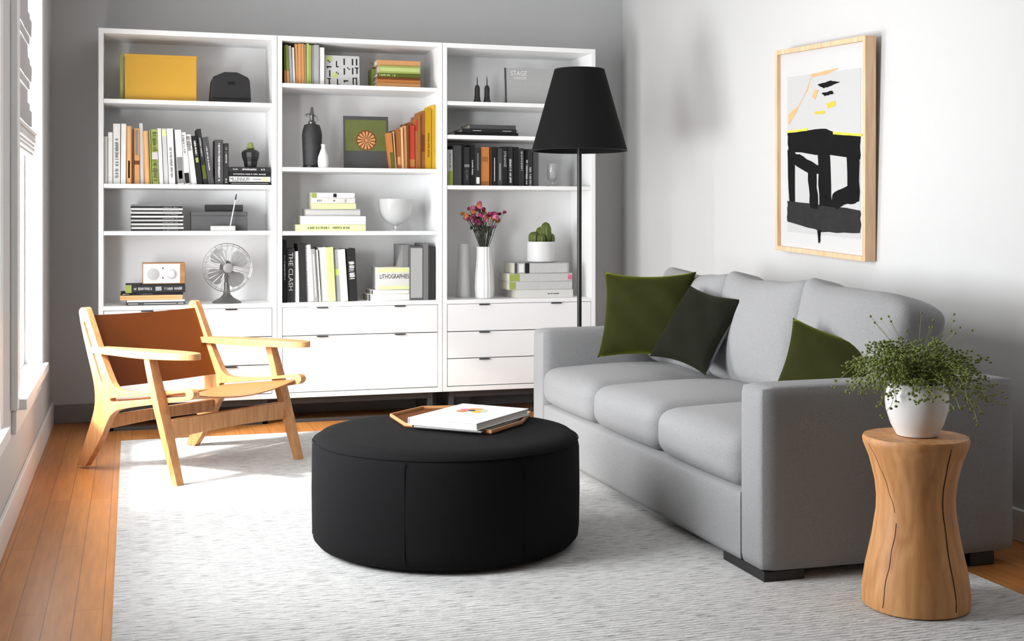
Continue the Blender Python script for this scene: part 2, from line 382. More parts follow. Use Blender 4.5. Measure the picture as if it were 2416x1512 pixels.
def lying_book(x, y, z, w, t, depth, col, label, group, ms=(), rz=0, name='book', page_front=False):
    global bseed; bseed += 1
    r = thing(name, label, 'book', (x, y, z), rz, group=group)
    b = 0.0022 if t > 0.012 else 0.0012
    cv = MB().box(0, w, 0, depth, 0, b).box(0, w, 0, depth, t-b, t)
    if page_front: cv.box(0, b, 0, depth, b*0.9, t-b*0.9)
    else: cv.box(0, w, 0, b, b*0.9, t-b*0.9)
    cv.build('cover', cm(col), r, bevel=0.0008)
    if page_front: MB().box(b, w-0.004, 0.004, depth-0.004, b, t-b).build('pages', mat('pale_pages', (.55, .55, .54), 0.9, bump=.3, bscale=600), r, smooth=False)
    else: MB().box(0.003, w-0.003, b, depth-0.004, b, t-b).build('pages', M_page, r, smooth=False)
    marks(r, ms, w, t, bseed, True)
    return r
def row(rows, yf, zs, rowname, group, depth=0.19):
    """rows: (u_left, u_right at the foot, v_top, lean in px, colour, look, marks)"""
    n = len(rows); ang = [0]*n
    for i, rw in enumerate(rows):
        ul, ur, vt, lean, col, look = rw[:6]; ms = rw[6] if len(rw) > 6 else ()
        y = yf + (0.004*((i*7) % 5))
        xl, xr = X(ul, y), X(ur, y); h = Z(vt, (ul+ur)/2, y)-zs
        t = math.atan2(X(ul, y)-X(ul-lean, y), h)
        w = (xr-xl)*math.cos(t)-0.0006
        upright_book(xl, y, zs+0.0006, w, h/ max(.9, math.cos(t))-w*math.sin(t), depth+0.012*((i*5) % 3), t, col,
                     '%s, %s from left, %s' % (look, ORD[i], rowname), group, ms)
def stack(rows, yf, zs, where, group, depth=0.2, rz=0, name='book', pf=False):
    """rows bottom to top: (u_left, u_right, v_bottom, v_top, colour, look, marks)"""
    z = zs+0.0004; n = len(rows)
    for i, rw in enumerate(rows):
        ul, ur, vb, vt, col, look = rw[:6]; ms = rw[6] if len(rw) > 6 else ()
        y = yf+0.003*((i*3) % 4); t = (vb-vt)*y/F_PX/ray((ul+ur)/2, 0).y*1.0
        t = Z(vt, (ul+ur)/2, y)-Z(vb, (ul+ur)/2, y)
        pos = 'bottom of' if i == 0 else ('top of' if i == n-1 else ORD[i]+' up in')
        lying_book(X(ul, y), y, z, X(ur, y)-X(ul, y), t-0.0006, depth, col, '%s, %s %s' % (look, pos, where), group, ms, rz, name, pf)
        z += t
    return z

YFB = 7.395
# left bookcase, row of upright books on the second shelf
rowA = [
 (244, 254, 322, 0, 'lgrey', 'slim light grey book'), (255, 266, 312, 0, 'white', 'narrow white book'),
 (267, 284, 292, 0, 'white', 'white book with black scribbles', [('ticks', .1, .75, 'black', .55)]), (285, 297, 292, -1, 'white', 'tall plain white book'),
 (298, 311, 297, 0, 'tan', 'tan book', [('band', .02, .98, 'ltan', .5), ('band', .1, .4, 'orange', .3)]), (312, 316, 305, 0, 'dbrown', 'very thin dark brown book'),  # last entry: dark strip standing in for the shade between two books
 (317, 330, 303, 1, 'tan', 'tan and dark grey banded book', [('band', .35, .42, 'dbrown'), ('band', .52, .97, 'mgrey', .5)]),
 (331, 340, 291, 3, 'lgrey', 'light grey leaning book'), (341, 354, 309, 5, 'tan', 'orange-tan leaning book', [('band', 0, 1, 'ltan', .35)]),
 (355, 359, 308, 4, 'green', 'thin pale green book'),
 (360, 375, 305, 4, 'green', 'book with a green and black floral spine', [('ticks', .05, .45, 'black', .9), ('ticks', .6, .95, 'black', .9), ('band', .45, .58, 'lgrey')]),
 (376, 386, 303, 6, 'white', 'white leaning book'), (387, 398, 303, 6, 'lgrey', 'pale grey leaning book', [('band', .86, .97, 'pale')]),
 (399, 414, 303, 6, 'white', 'white book with a line of small black lettering', [('ticks', .12, .66, 'black', .5)]),
 (415, 419, 306, 7, 'dgrey', 'thin charcoal leaning book'), (420, 435, 306, 8, 'white', 'white book with a grey photograph at its foot', [('band', .02, .5, 'mgrey', .9), ('band', .1, .25, 'dgrey', .6)]),
 (436, 450, 312, 12, 'white', 'white book with a black arched picture', [('ticks', .6, .95, 'black', .5), ('band', .02, .22, 'black', .8)]),
 (451, 465, 317, 15, 'white', 'white leaning book with black lettering near its top', [('ticks', .68, .97, 'black', .8)]),
 (466, 479, 320, 15, 'black', 'black leaning book with an olive patch', [('band', .45, .55, 'green', .5), ('ticks', .6, .9, 'white', .4)]),
 (480, 491, 304, 17, 'soft', 'tallest black leaning book', [('ticks', .5, .85, 'lgrey', .35), ('band', .1, .35, 'olive', .8)]),
 (492, 506, 323, 15, 'dgrey', 'charcoal leaning book', [('ticks', .3, .8, 'white', .25)]), (507, 527, 330, 0, 'dgrey', 'thick charcoal upright book with white lettering', [('ticks', .08, .92, 'white', .28)]),
]
rowA2 = rowA
row(rowA2, YFB, 1.399, 'row under yellow box', 'upright books under the yellow box')
y = YFB
upright_book(X(528, y), y, 1.3996, X(539.5, y)-X(528, y), Z(338, 533, y)-1.399, .2, 0, 'soft', 'short black upright book between thick charcoal book and lying stack', 'upright books under the yellow box', [('ticks', .5, .9, 'lgrey', .4), ('ticks', .05, .15, 'lgrey', .5)])
zt = stack([(541, 638, 433, 425.5, 'black', 'black book with a fine white line', [('band', .05, .95, 'lgrey', .12)]),
       (541, 638, 425, 412.5, 'white', 'white book with bold black title', [('text', 'MILLENNIUM', .02, .48, 'black', .7), ('ticks', .53, .77, 'mgrey', .4), ('band', .79, .93, 'pale', .85)]),
       (541, 637, 412, 401, 'black', 'black book with grey lettering', [('ticks', .1, .9, 'lgrey', .35)]),
       (540, 638, 401, 389.5, 'soft', 'charcoal book with dotted white lettering', [('ticks', .1, .2, 'white', .3), ('ticks', .32, .66, 'white', .4), ('ticks', .78, .86, 'white', .4)])],
      YFB-0.005, 1.399, 'stack beneath black jar', 'books lying beneath the black jar', .24)
# black jar with olive stopper on that stack
xj, yj = X(591, YFB+0.1), YFB+0.1
j = thing('ginger_jar', 'faceted black jar with olive stopper standing on a stack of books', 'jar', (xj, yj, zt+0.0005))
MB().lathe([(.030, 0), (.036, .005), (.040, .035), (.050, .062), (.052, .088), (.044, .100), (.026, .108), (.020, .112)], 12).build('body', M_blackshade if 0 else mat('matte_black_ceramic', (.012, .012, .013), .4), j, smooth=False)
MB().lathe([(.020, .1125), (.024, .118), (.017, .126), (.016, .142), (.010, .147)], 16).build('stopper', mat('olive_glaze', (.22, .26, .06), .4), j)

# left bookcase top shelf: yellow box, black case
y0 = 7.40
bx = thing('storage_box', 'mustard yellow box on the top shelf of the left bookcase', 'box', (X(294, y0), y0, 1.8775))
w = X(464, y0)-X(294, y0); h = Z(129.5, 380, y0)-1.8775
M_yb = mat('mustard_card', (.60, .33, .028), .5, var=.05, vscale=8)
MB().box(0, w, 0, .20, 0, h*.97).build('box_body', M_yb, bx, bevel=.003)
MB().box(-.002, w+.002, -.002, .202, h*.93, h).build('lid', M_yb, bx, bevel=.002)
MB().box(-.0255, -.004, .03, .19, 0, h*.98).build('side_flap', mat('olive_card', (.30, .33, .10), .6), bx, bevel=.002)
y0 = 7.41; s = .00242
cs = thing('typewriter_case', 'small black rounded hard case on top shelf beside the yellow box', 'case', (X(545, y0), y0, 1.8775))
hw = (X(593, y0)-X(497, y0))/2; hh = Z(170, 545, y0)-1.8775
prof = [(-hw*.95, 0), (hw*.95, 0), (hw, hh*.12), (hw*.93, hh*.74), (hw*.84, hh*.84), (hw*.42, hh*.97), (hw*.3, hh), (-hw*.3, hh), (-hw*.42, hh*.97), (-hw*.86, hh*.84), (-hw*.93, hh*.74), (-hw, hh*.12)]
M_bc = mat('black_vinyl', (.014, .014, .015), .45)
MB().poly([prof], 1, 0, .19).build('case_body', M_bc, cs, bevel=.006, seg=3)
MB().box(-hw*.9, hw*.9, -.004, .001, hh*.13, hh*.16).build('seam', M_handle, cs)
MB().box(-.02, .02, -.006, .004, hh*.60, hh*.68).build('clasp', M_handle, cs, bevel=.001)

# magazines, archive boxes, pen in holder
zt = 1.132; y0 = 7.40; z = zt+.0005; nm = 14
tot = Z(482, 370, y0)-zt; base = None
for i in range(nm):
    t = tot/nm; col = ['soft', 'white', 'dgrey', 'off', 'black', 'lgrey', 'soft', 'white', 'black', 'off', 'dgrey', 'white', 'soft', 'mgrey'][i]
    du = [0, 2, -1, 1, 0, 1, -1, 2, 0, -1, 1, 0, -1, 0][i]
    lying_book(X(309+du, y0), y0+.002*(i % 3), z, X(431+du, y0)-X(309+du, y0), t-.0007, .22, col,
      '%s magazine, %s from the bottom of the striped magazine pile' % ({'soft': 'black', 'white': 'white', 'dgrey': 'charcoal', 'off': 'cream', 'black': 'black', 'lgrey': 'pale grey', 'mgrey': 'mid grey'}[col], ORD[i]),
      'magazines piled on the third shelf', [('ticks', .62, .92, 'lgrey' if col in ('soft', 'black', 'dgrey') else 'mgrey', .3)], name='magazine')
    z += t
def simple_box(name, label, u0, u1, v1, y, zb, depth, m, lidc=None, cat='box', bev=.002):
    w = X(u1, y)-X(u0, y); h = Z(v1, (u0+u1)/2, y)-zb
    r = thing(name, label, cat, (X(u0, y), y, zb+.0005))
    MB().box(0, w, 0, depth, 0, h*.78).build('box_body', m, r, bevel=bev)
    MB().box(-.001, w+.001, -.001, depth+.001, h*.785, h).build('lid', lidc or m, r, bevel=bev)
    return r, w, h
M_bx = mat('slate_card_box', (.085, .085, .088), .65, var=.1, vscale=10); M_bx2 = mat('charcoal_card_box', (.045, .045, .047), .65)
simple_box('archive_box', 'wide low slate grey box beside the striped magazine pile', 451, 584, 499.5, 7.44, 1.132, .12, M_bx)
r, w, h = simple_box('archive_box', 'taller charcoal box behind the low slate box and pen stand', 486, 573, 483, 7.565, 1.132, .13, M_bx2)
ps = thing('pen_stand', 'pale block pen stand with one tall slanting pen', 'pen stand', (X(497, 7.385), 7.37, 1.1325))
w = X(555, 7.37)-X(497, 7.37)
MB().box(0, w, 0, .05, 0, .028).build('block', mat('pale_marble', (.55, .55, .54), .3, var=.1, vscale=30), ps, bevel=.002)
MB().tube([(w*.80, .025, .024), (w*.80+.03, .03, .18)], [.0035, .0035], 10).build('pen_barrel', M_ceramic, ps)
MB().tube([(w*.80+.03, .03, .1802), (w*.80+.0365, .031, .213)], [.0045, .003], 10).build('pen_cap', M_handle, ps)

# radio on books, fan
zt = stack([(297, 437, 721, 713.5, 'dgrey', 'dark grey book with white lettering', [('band', .04, .2, 'lgrey', .25), ('band', .3, .85, 'lgrey', .2), ('ticks', .88, .97, 'white', .4)]),
       (299, 436, 713, 708, 'white', 'thin white book'),
       (283, 431, 708, 696.5, 'ltan', 'peach orange book', [('band', 0, .97, 'tan', .15)]),
       (285, 432, 696, 690.5, 'black', 'thin black book', [('ticks', .03, .12, 'white', .4), ('ticks', .3, .5, 'mgrey', .4)]),
       (296, 437, 690, 671, 'soft', 'thick black book with grey lettering', [('band', 0, .10, 'green'), ('ticks', .14, .45, 'lgrey', .4), ('band', .5, .6, 'grey', .5), ('ticks', .65, .95, 'lgrey', .4)])],
      7.375, CT, 'stack under the radio', 'books lying under the radio', .24)
y0 = 7.40; ra = thing('table_radio', 'small table radio with pale face and two round dials on a book stack', 'radio', (X(336, y0), y0, zt+.0005), 0.0)
w = X(437, y0)-X(336, y0); h = Z(620, 385, y0)-zt
MB().box(0, w, 0, .13, 0, h).build('cabinet', wood('walnut_cabinet', (.30, .13, .04), (.50, .26, .10), 4, 0), ra, bevel=.004)
MB().box(.004, w-.028, -.004, .002, .005, h-.006).build('face_plate', M_ceramic, ra, bevel=.002)
Mr = Matrix.Rotation(PI/2, 4, 'X')
for cx_, rr, k in ((w*.25, .034, 0), (w*.68, .030, 1)):
    MB().lathe([(rr, 0), (rr, .004), (rr*.86, .006)], 32, M=Matrix.Translation((cx_, -.003, h*.47)) @ Mr).build('dial', mat('dial_grey', (.45, .45, .45), .5) if k == 0 else mat('dial_ring', (.5, .5, .5), .4), ra)
MB().lathe([(.019, 0), (.019, .006), (.016, .008)], 32, M=Matrix.Translation((w*.68, -.009, h*.47)) @ Mr).build('knob', M_ceramic, ra)
for zz in (.3, .75): MB().lathe([(.004, 0), (.004, .004)], 16, M=Matrix.Translation((w*.475, -.004, h*zz)) @ Mr).build('switch', M_handle, ra)

y0 = 7.47; fx = X(535, y0)
fan = thing('desk_fan', 'vintage grey metal desk fan with wire guard beside the radio', 'fan', (fx, y0, CT+.0005))
M_fan = mat('grey_enamel', (.13, .13, .125), .35, .3); M_fb = mat('satin_aluminium', (.27, .27, .27), .5, .1); M_wire = mat('pale_wire', (.36, .36, .36), .3, .8)
MB().lathe([(.084, 0), (.085, .005), (.070, .014), (.040, .030), (.022, .050), (.017, .075), (.015, .12)], 40).build('base', M_fan, fan)
fz = Z(631, 535, y0)-CT
MB().box(-.012, .012, -.01, .035, .10, fz-.03).build('bracket', M_fan, fan, bevel=.004)
MB().lathe([(.012, -.02), (.035, 0), (.040, .03), (.036, .07), (.012, .085)], 28, M=Matrix.Translation((0, .0, fz)) @ Matrix.Rotation(-PI/2, 4, 'X')).build('motor_housing', M_fan, fan)
g = MB(); R0 = .142
def circ(r, yy, n=56): return [(r*math.cos(2*PI*k/n), yy, fz+r*math.sin(2*PI*k/n)) for k in range(n)]
g.tube(circ(R0, -.055), .0019, 6, True); g.tube(circ(R0-.013, -.085), .0017, 6, True); g.tube(circ(R0-.002, -.02), .0017, 6, True)
for k in range(24):
    a = 2*PI*k/24; c_, s_ = math.cos(a), math.sin(a)
    g.tube([(.024*c_, -.108, fz+.024*s_), (.075*c_, -.105, fz+.075*s_), ((R0-.022)*c_, -.092, fz+(R0-.022)*s_), ((R0)*c_, -.055, fz+R0*s_), ((R0-.02)*c_, .0, fz+(R0-.02)*s_), (.04*c_, .02, fz+.04*s_)], .0009, 5)
g.build('wire_guard', M_wire, fan)
MB().lathe([(.027, 0), (.027, .004), (.02, .007)], 28, M=Matrix.Translation((0, -.106, fz)) @ Mr).build('badge', M_fb, fan)
MB().lathe([(.026, 0), (.026, .03), (.018, .036)], 24, M=Matrix.Translation((0, -.035, fz)) @ Mr).build('hub', M_fb, fan)
for k in range(4):
    q = MB(); a0 = PI/2*k+.62; n = 14; pts = []
    for i in range(n):
        t = i/(n-1)*2*PI; rr = .070+.056*math.cos(t); aa = .74*math.sin(t)*(0.75+.25*math.cos(t))
        pts.append((rr*math.cos(aa+a0), rr*math.sin(aa+a0), .020*math.sin(t)))
    for s_ in (0, .0015):
        vs = [q.bm.verts.new((px, -.052+pz+s_, fz+py)) for px, py, pz in pts]
        c = q.bm.verts.new((.068*math.cos(a0), -.052+s_, fz+.068*math.sin(a0)))
        for i in range(n-1): q.bm.faces.new((vs[i], vs[(i+1) % n], c))
    q.build('blade', M_fb, fan)

# middle bookcase, top shelf
row([(671, 676, 107, 1, 'olive', 'thin olive book', [('band', 0, .35, 'orange')]), (677, 683.5, 106, 4, 'green', 'light green book with orange foot', [('band', 0, .33, 'ltan')]),
     (684, 691, 108, 4, 'lgrey', 'pale grey book'), (692, 697, 112, 3, 'off', 'narrow cream book'), (697.5, 704, 104, 2, 'tan', 'narrow tan book'),
     (704.5, 718, 103, 1, 'tan', 'broad tan orange book', [('band', 0, 1, 'orange', .25)]), (718.5, 722, 105, 1, 'ltan', 'thin peach book'), (722.5, 729, 103, 0, 'lgreen', 'pale green book'),
     (729.5, 735, 106, 0, 'green', 'mid green narrow book'), (735.5, 740, 107, 0, 'grey', 'thin grey book'), (741, 753, 106, 0, 'grey', 'broad grey book'), (754, 765.5, 112, 0, 'white', 'white book')],
    YFB, 1.997, 'top row of middle bookcase', 'upright books in the top of the middle bookcase')
def face_book(name, label, u0, u1, v1, y, zb, t, col, lean=.12, group=None):
    w = X(u1, y)-X(u0, y); h = (Z(v1, (u0+u1)/2, y)-zb)
    r = thing(name, label, 'book', (X(u0, y), y, zb+.0006), rot=(-lean, 0, 0), group=group)
    MB().box(0, w, 0, .002, 0, h).box(0, w, t-.002, t, 0, h).box(0, .002, .002, t-.002, 0, h).build('cover', cm(col), r, bevel=.0008)
    MB().box(.002, w-.003, .002, t-.002, .003, h-.003).build('pages', M_page, r, smooth=False)
    return r, w, h
r, w, h = face_book('display_book', 'pale book with scattered black block letters, facing forward on top shelf', 767, 849, 130, 7.42, 1.997, .03, 'lgrey')
glyphs = [(.12, .80, 'd'), (.12, .62, 'h'), (.14, .40, 'v'), (.12, .14, 't'), (.34, .72, 'l'), (.36, .42, 'd'), (.36, .13, 'l'), (.56, .80, 'v'), (.56, .48, 'v'), (.60, .17, 'h'), (.68, .58, 'd'), (.80, .80, 'v'), (.92, .80, 'v'), (.80, .50, 'v'), (.92, .52, 't'), (.86, .17, 'n')]
for a, b_, k in glyphs:
    X0, Z0 = a*w, b_*h; q = MB()
    if k == 'v': q.box(X0-.004, X0+.004, -.001, 0.0003, Z0-.020, Z0+.020)
    if k == 'h': q.box(X0-.014, X0+.014, -.001, 0.0003, Z0-.004, Z0+.004); q.box(X0-.012, X0-.005, -.001, 0.0003, Z0-.010, Z0-.002)
    if k == 'd': q.box(X0-.008, X0-.001, -.001, 0.0003, Z0, Z0+.008); q.box(X0+.001, X0+.008, -.001, 0.0003, Z0-.008, Z0)
    if k == 'l': q.box(X0-.004, X0+.003, -.001, 0.0003, Z0-.020, Z0+.018); q.box(X0, X0+.013, -.001, 0.0003, Z0-.020, Z0-.013)
    if k == 't': q.box(X0-.013, X0+.011, -.001, 0.0003, Z0+.014, Z0+.020); q.box(X0-.003, X0+.005, -.001, 0.0003, Z0-.020, Z0+.016)
    if k == 'n': q.box(X0-.014, X0-.007, -.001, 0.0003, Z0-.022, Z0+.020); q.box(X0+.006, X0+.013, -.001, 0.0003, Z0-.022, Z0+.022); q.box(X0-.012, X0+.012, -.001, 0.0003, Z0+.015, Z0+.021)
    q.build('cover_glyph', cm('black'), r, smooth=False)
q = MB().box(.03*w, .20*w, -.0006, .0004, .80*h, .97*h).box(.22*w, .36*w, -.0006, .0004, .27*h, .44*h); q.build('cover_patches', cm('lgreen'), r, smooth=False)
stack([(889, 992, 206, 196, 'tan', 'tan book'), (889, 992, 196, 187, 'orange', 'brown orange book'), (890, 992, 187, 182, 'dbrown', 'thin dark brown book'),
       (890, 992, 182, 173, 'olive', 'dark olive book with pale lettering', [('ticks', .05, .42, 'lgreen', .6)]), (895, 992, 173, 155, 'green', 'thick light green book', [('band', .02, .98, 'lgreen', .5)]),
       (889, 992, 155, 142, 'tan', 'smooth tan book')], 7.40, 1.997, 'tan and green stack on top shelf', 'books lying in the top of the middle bookcase', .2)
# olive folder behind the stack
b = MB().box(0, .035, 0, .12, 0, .125).build('slipcase', cm('green'), None, bevel=.002, loc=(X(877, 7.53), 7.53, 1.9975))
tag(b, 'olive green slipcase standing left behind the tan and green book stack', 'slipcase')

# middle bookcase, second shelf: siphon, vase, record, orange books
y0 = 7.45; x0 = X(736, y0); zs = 1.505; hB = Z(293, 736, y0)-zs; hT = Z(253, 736, y0)-zs
sb = thing('soda_siphon', 'dark mesh covered soda siphon bottle with metal spout', 'siphon', (x0, y0, zs+.0005))
M_mesh = mat('dark_woven_wire', (.05, .05, .052), .35, .7, bump=1.0, bscale=260)
MB().lathe([(.046, 0), (.052, .004), (.053, .03), (.055, .08), (.058, .14), (.060, .19), (.058, .215), (.046, hB-.006), (.028, hB)], 36).build('bottle', M_mesh, sb)
MB().lathe([(.052, .001), (.0545, .003), (.0545, .014), (.052, .016)], 36).build('foot_ring', M_handle, sb)
q = MB().lathe([(.022, hB), (.024, hB+.012), (.014, hB+.020), (.013, hB+.05), (.016, hB+.055), (.010, hB+.075), (.007, hT)], 20)
q.tube([(-.01, 0, hB+.045), (-.026, 0, hB+.062), (-.036, 0, hB+.055), (-.034, 0, hB+.045)], .006, 8)
q.tube([(.01, 0, hB+.055), (.026, 0, hB+.045), (.034, 0, hB+.02)], .0045, 8)
q.build('siphon_head', mat('dark_pewter', (.12, .12, .12), .35, .7), sb)
y1 = 7.385
v = MB().lathe([(.026, 0), (.031, .004), (.034, .035), (.031, .065), (.020, .095), (.012, .115), (.012, .130), (.015, .138), (.011, .137), (.008, .12), (.028, .06), (.02, .008)], 32, cap=True).build('bud_vase', M_ceramic, None, loc=(X(763, y1), y1, zs+.0005))
tag(v, 'small white bud vase standing right of the dark siphon bottle', 'vase')
r, w, h = face_book('record_sleeve', 'square olive record sleeve with an orange rosette, facing forward', 812, 918, 273, 7.46, zs, .012, 'dgrey', .10); r['category'] = 'record'
MB().box(.01, w-.012, -.0008, .0006, .34*h, .93*h).build('cover_print', mat('sleeve_olive', (.11, .13, .03), .5, var=.3, vscale=9), r, smooth=False)
q = MB(); cxr, czr, Rr = w*.50, h*.54, .055
for k in range(14):
    a = 2*PI*k/14; a2 = a+PI/14*1.1
    vs = [q.bm.verts.new((cxr+rr*math.cos(t), -.0016, czr+rr*math.sin(t))) for rr, t in ((.012, a), (Rr, a-.02), (Rr, a2), (.012, a2-.05))]
    q.bm.faces.new(vs)
q.box(cxr-.008, cxr+.008, -.0018, -.001, czr-.008, czr+.008)
q.build('rosette', cm('tan'), r, smooth=False)
MB().lathe([(Rr*1.12, 0), (Rr*1.12, .0006)], 36, M=Matrix.Translation((cxr, -.0007, czr)) @ Mr).build('rosette_disc', cm('dbrown'), r)
row([(922, 932, 313, 8, 'orange', 'short orange brown book', [('band', 0, .45, 'olive', .8)]), (932.5, 936, 311, 6, 'ltan', 'thin peach book'), (936.5, 948.5, 305, 4, 'brown', 'brown orange book', [('band', .1, .3, 'tan', .6)]),
     (949, 953.5, 302, 3, 'ltan', 'thin light orange book'), (954, 961, 297, 2, 'tan', 'tan book'), (961.5, 966, 290, 1, 'dbrown', 'dark brown thin book'), (966.5, 979, 296, 1, 'red', 'bright red book', [('band', .05, .22, 'orange')]),
     (979.5, 985.5, 283, 1, 'orange', 'orange red book', [('band', .78, .99, 'red')]), (986, 993, 272, 0, 'brown', 'tall brown book'), (993.5, 1004, 263, 0, 'brown', 'dark rust book', [('band', .3, .6, 'dbrown', .6)]),
     (1004.5, 1018, 258, 0, 'mustard', 'tall mustard book', [('ticks', .2, .6, 'dbrown', .4)]), (1018.5, 1031, 248, 0, 'yellow', 'tallest yellow book', [('band', 0, 1, 'mustard', .2), ('ticks', .25, .8, 'mustard', .4)])],
    YFB, zs, 'orange and yellow row', 'orange books right of the record sleeve')

# middle bookcase, third shelf: white stack and goblet
stack([(697, 863, 544, 528.5, 'pale', 'pale green book with dark lettering', [('ticks', .17, .76, 'olive', .45)]), (709, 863, 528, 508, 'white', 'thick white book'),
       (722, 850, 508, 491.5, 'grey', 'mid grey book', [('band', .0, 1, 'lgrey', .6)]), (735, 840, 491, 477.5, 'pale', 'cream yellow book'), (735, 838, 477, 464.5, 'off', 'off-white book with small dark marks', [('ticks', .13, .22, 'dgrey', .5), ('band', .50, .53, 'dgrey', .3), ('ticks', .76, .80, 'dgrey', .8)]),
       (735, 837, 464, 451.5, 'white', 'white book with a black square on its spine', [('band', .50, .58, 'black', .7), ('band', .0, .12, 'green', .9)])],
      7.40, 1.129, 'white pyramid stack', 'books in the white pyramid stack', .2)
y0 = 7.52; hG = Z(470, 937, y0)-1.129
gb = MB().lathe([(.045, 0), (.046, .004), (.010, .010), (.009, .03), (.018, .036), (.045, .046), (.072, .066), (.092, .092), (.104, .125), (.111, hG), (.107, hG), (.100, .125), (.088, .095), (.070, .072), (.02, .052), (.004, .05)], 48).build('footed_bowl', mat('milky_glass', (.68, .69, .69), .15, trans=.25), None, loc=(X(934, y0), y0, 1.1295))
tag(gb, 'milky white footed bowl beside the white pyramid stack of books', 'bowl')

# middle bookcase, cabinet top
row([(667, 676.5, 567, 0, 'black', 'tall black book', [('ticks', .35, .75, 'lgrey', .35)]), (677, 695.5, 586, 0, 'soft', 'thick black book with large pale capitals', [('text', 'THE CLASH', .22, .92, 'lgrey', .58)]),
     (696, 706, 593, 1, 'white', 'white book'), (707, 724, 575, 4, 'black', 'broad black book'), (724.5, 741, 577, 8, 'grey', 'grey book with tall white capitals', [('text', 'MARK RUTHIN', .30, .97, 'white', .62)]),
     (741.5, 751, 587, 8, 'mgrey', 'mid grey book with fine white line', [('band', .1, .9, 'white', .2)]), (751.5, 758, 589, 8, 'lgrey', 'thin pale grey book'), (758.5, 775, 583, 7, 'grey', 'broad smooth grey book'),
     (775.5, 793, 583, 7, 'lgreen', 'yellow green book', [('ticks', .55, .88, 'green', .4)]), (793.5, 805, 588, 7, 'mgrey', 'dark grey book', [('band', .5, .62, 'green')]), (805.5, 822, 588, 8, 'lgrey', 'pale grey book with white edges', [('band', 0, 1, 'white', .3)]),
     (823, 844, 586, 6, 'black', 'thick black book with white ruled label', [('ticks', .42, .75, 'white', .7)])],
    YFB, CT, 'lowest row of middle bookcase', 'books on the middle bookcase drawer top', .2)
zt = stack([(869, 966, 707, 692, 'white', 'thick white book', [('band', 0, .05, 'dgrey')]), (876, 966, 692, 682.5, 'white', 'white book', [('band', 0, .04, 'dgrey')])],
      7.42, CT, 'low pair under lettered box', 'books beneath the lettered box', .2)
# boxed set with title on a face
y0 = 7.42; bxs = thing('boxed_book', 'white book box with yellow bands and bold black title, on two white books', 'book', (X(890, y0), y0, zt+.0006))
w = X(966, y0)-X(890, y0); h = Z(631, 928, y0)-zt
MB().box(0, w, 0, .19, 0, h).build('cover', cm('off'), bxs, bevel=.002)
MB().box(.001, w-.001, -.0006, .001, h*.78, h*.985).box(.001, w-.001, -.0006, .001, .003, h*.17).build('yellow_band', cm('pale'), bxs, smooth=False)
lettering('LITHOGRAPHIES', w*.9, h*.20, cm('black'), bxs, (w*.53, -.0012, h*.60))
def binder(label, u0, u1, v1, y, m, m2=None):
    w = X(u1, y)-X(u0, y); h = Z(v1, (u0+u1)/2, y)-CT
    r = thing('magazine_file', label, 'file box', (X(u0, y), y, CT+.0006), group='file boxes at the end of the lower shelf')
    MB().box(0, w, 0, .25, 0, h).build('box_body', m, r, bevel=.002)
    if m2: MB().box(.004, w-.004, -.001, .001, h*.04, h*.965).build('label_panel', m2, r, smooth=False)
binder('grey file box half hidden behind the lettered book box', 948, 966.5, 577, 7.46, mat('file_grey', (.22, .22, .22), .6))
binder('pale grey file box with dark border, right of lettered book box', 967.5, 998, 581, 7.40, mat('file_dark', (.10, .10, .1), .6), mat('file_pale', (.40, .40, .40), .6))
binder('mid grey tall file box, left of the black one', 998.7, 1011, 574, 7.40, mat('file_mid', (.17, .17, .17), .6))
binder('black file box at the right end of the lower shelf', 1011.8, 1026, 581, 7.40, mat('file_black', (.02, .02, .02), .5))

# right bookcase, top shelf: candlesticks and framed book
for i, (u, lab) in enumerate(((1126, 'left of two black candlesticks with thin tapers on top shelf'), (1149, 'right of two black candlesticks, next to the grey stage book'))):
    y0 = 7.47; H_ = Z(180, u, y0)-1.920
    cd = thing('candlestick', lab, 'candlestick', (X(u, y0), y0, 1.9205), group='pair of black candlesticks')
    MB().lathe([(.030, 0), (.030, .004), (.020, .022), (.0165, .05), (.0165, .095), (.013, .108), (.007, .116)], 24).build('holder', M_bc, cd)
    MB().lathe([(.0035, .116), (.0032, .15), (.001, H_)], 10).build('taper', M_black, cd)
r, w, h = face_book('display_book', 'large grey stage design book facing forward, partly behind the lampshade', 1192, 1322, 161, 7.45, 1.920, .03, 'grey', .10)
MB().box(.0, .012, -.001, .001, 0, h).build('spine_edge', cm('dgrey'), r, smooth=False)
lettering('STAGE', w*.29, h*.13, cm('white'), r, (w*.26, -.0012, h*.86)); lettering('DESIGN', w*.22, h*.07, cm('white'), r, (w*.28, -.0012, h*.73))
# second shelf: flat portfolios
y0 = 7.42; s_ = 1.715
stack([(1072, 1223, 320, 311, 'black', 'wide black portfolio'), (1090, 1219, 311, 303, 'soft', 'black portfolio with thin white marks', [('band', .2, .35, 'white', .15), ('band', .74, .9, 'white', .15)]),
       (1108, 1217, 303, 293, 'dgrey', 'small charcoal portfolio')], y0, s_, 'flat black pile', 'black portfolios on the short shelf', .22, name='portfolio')
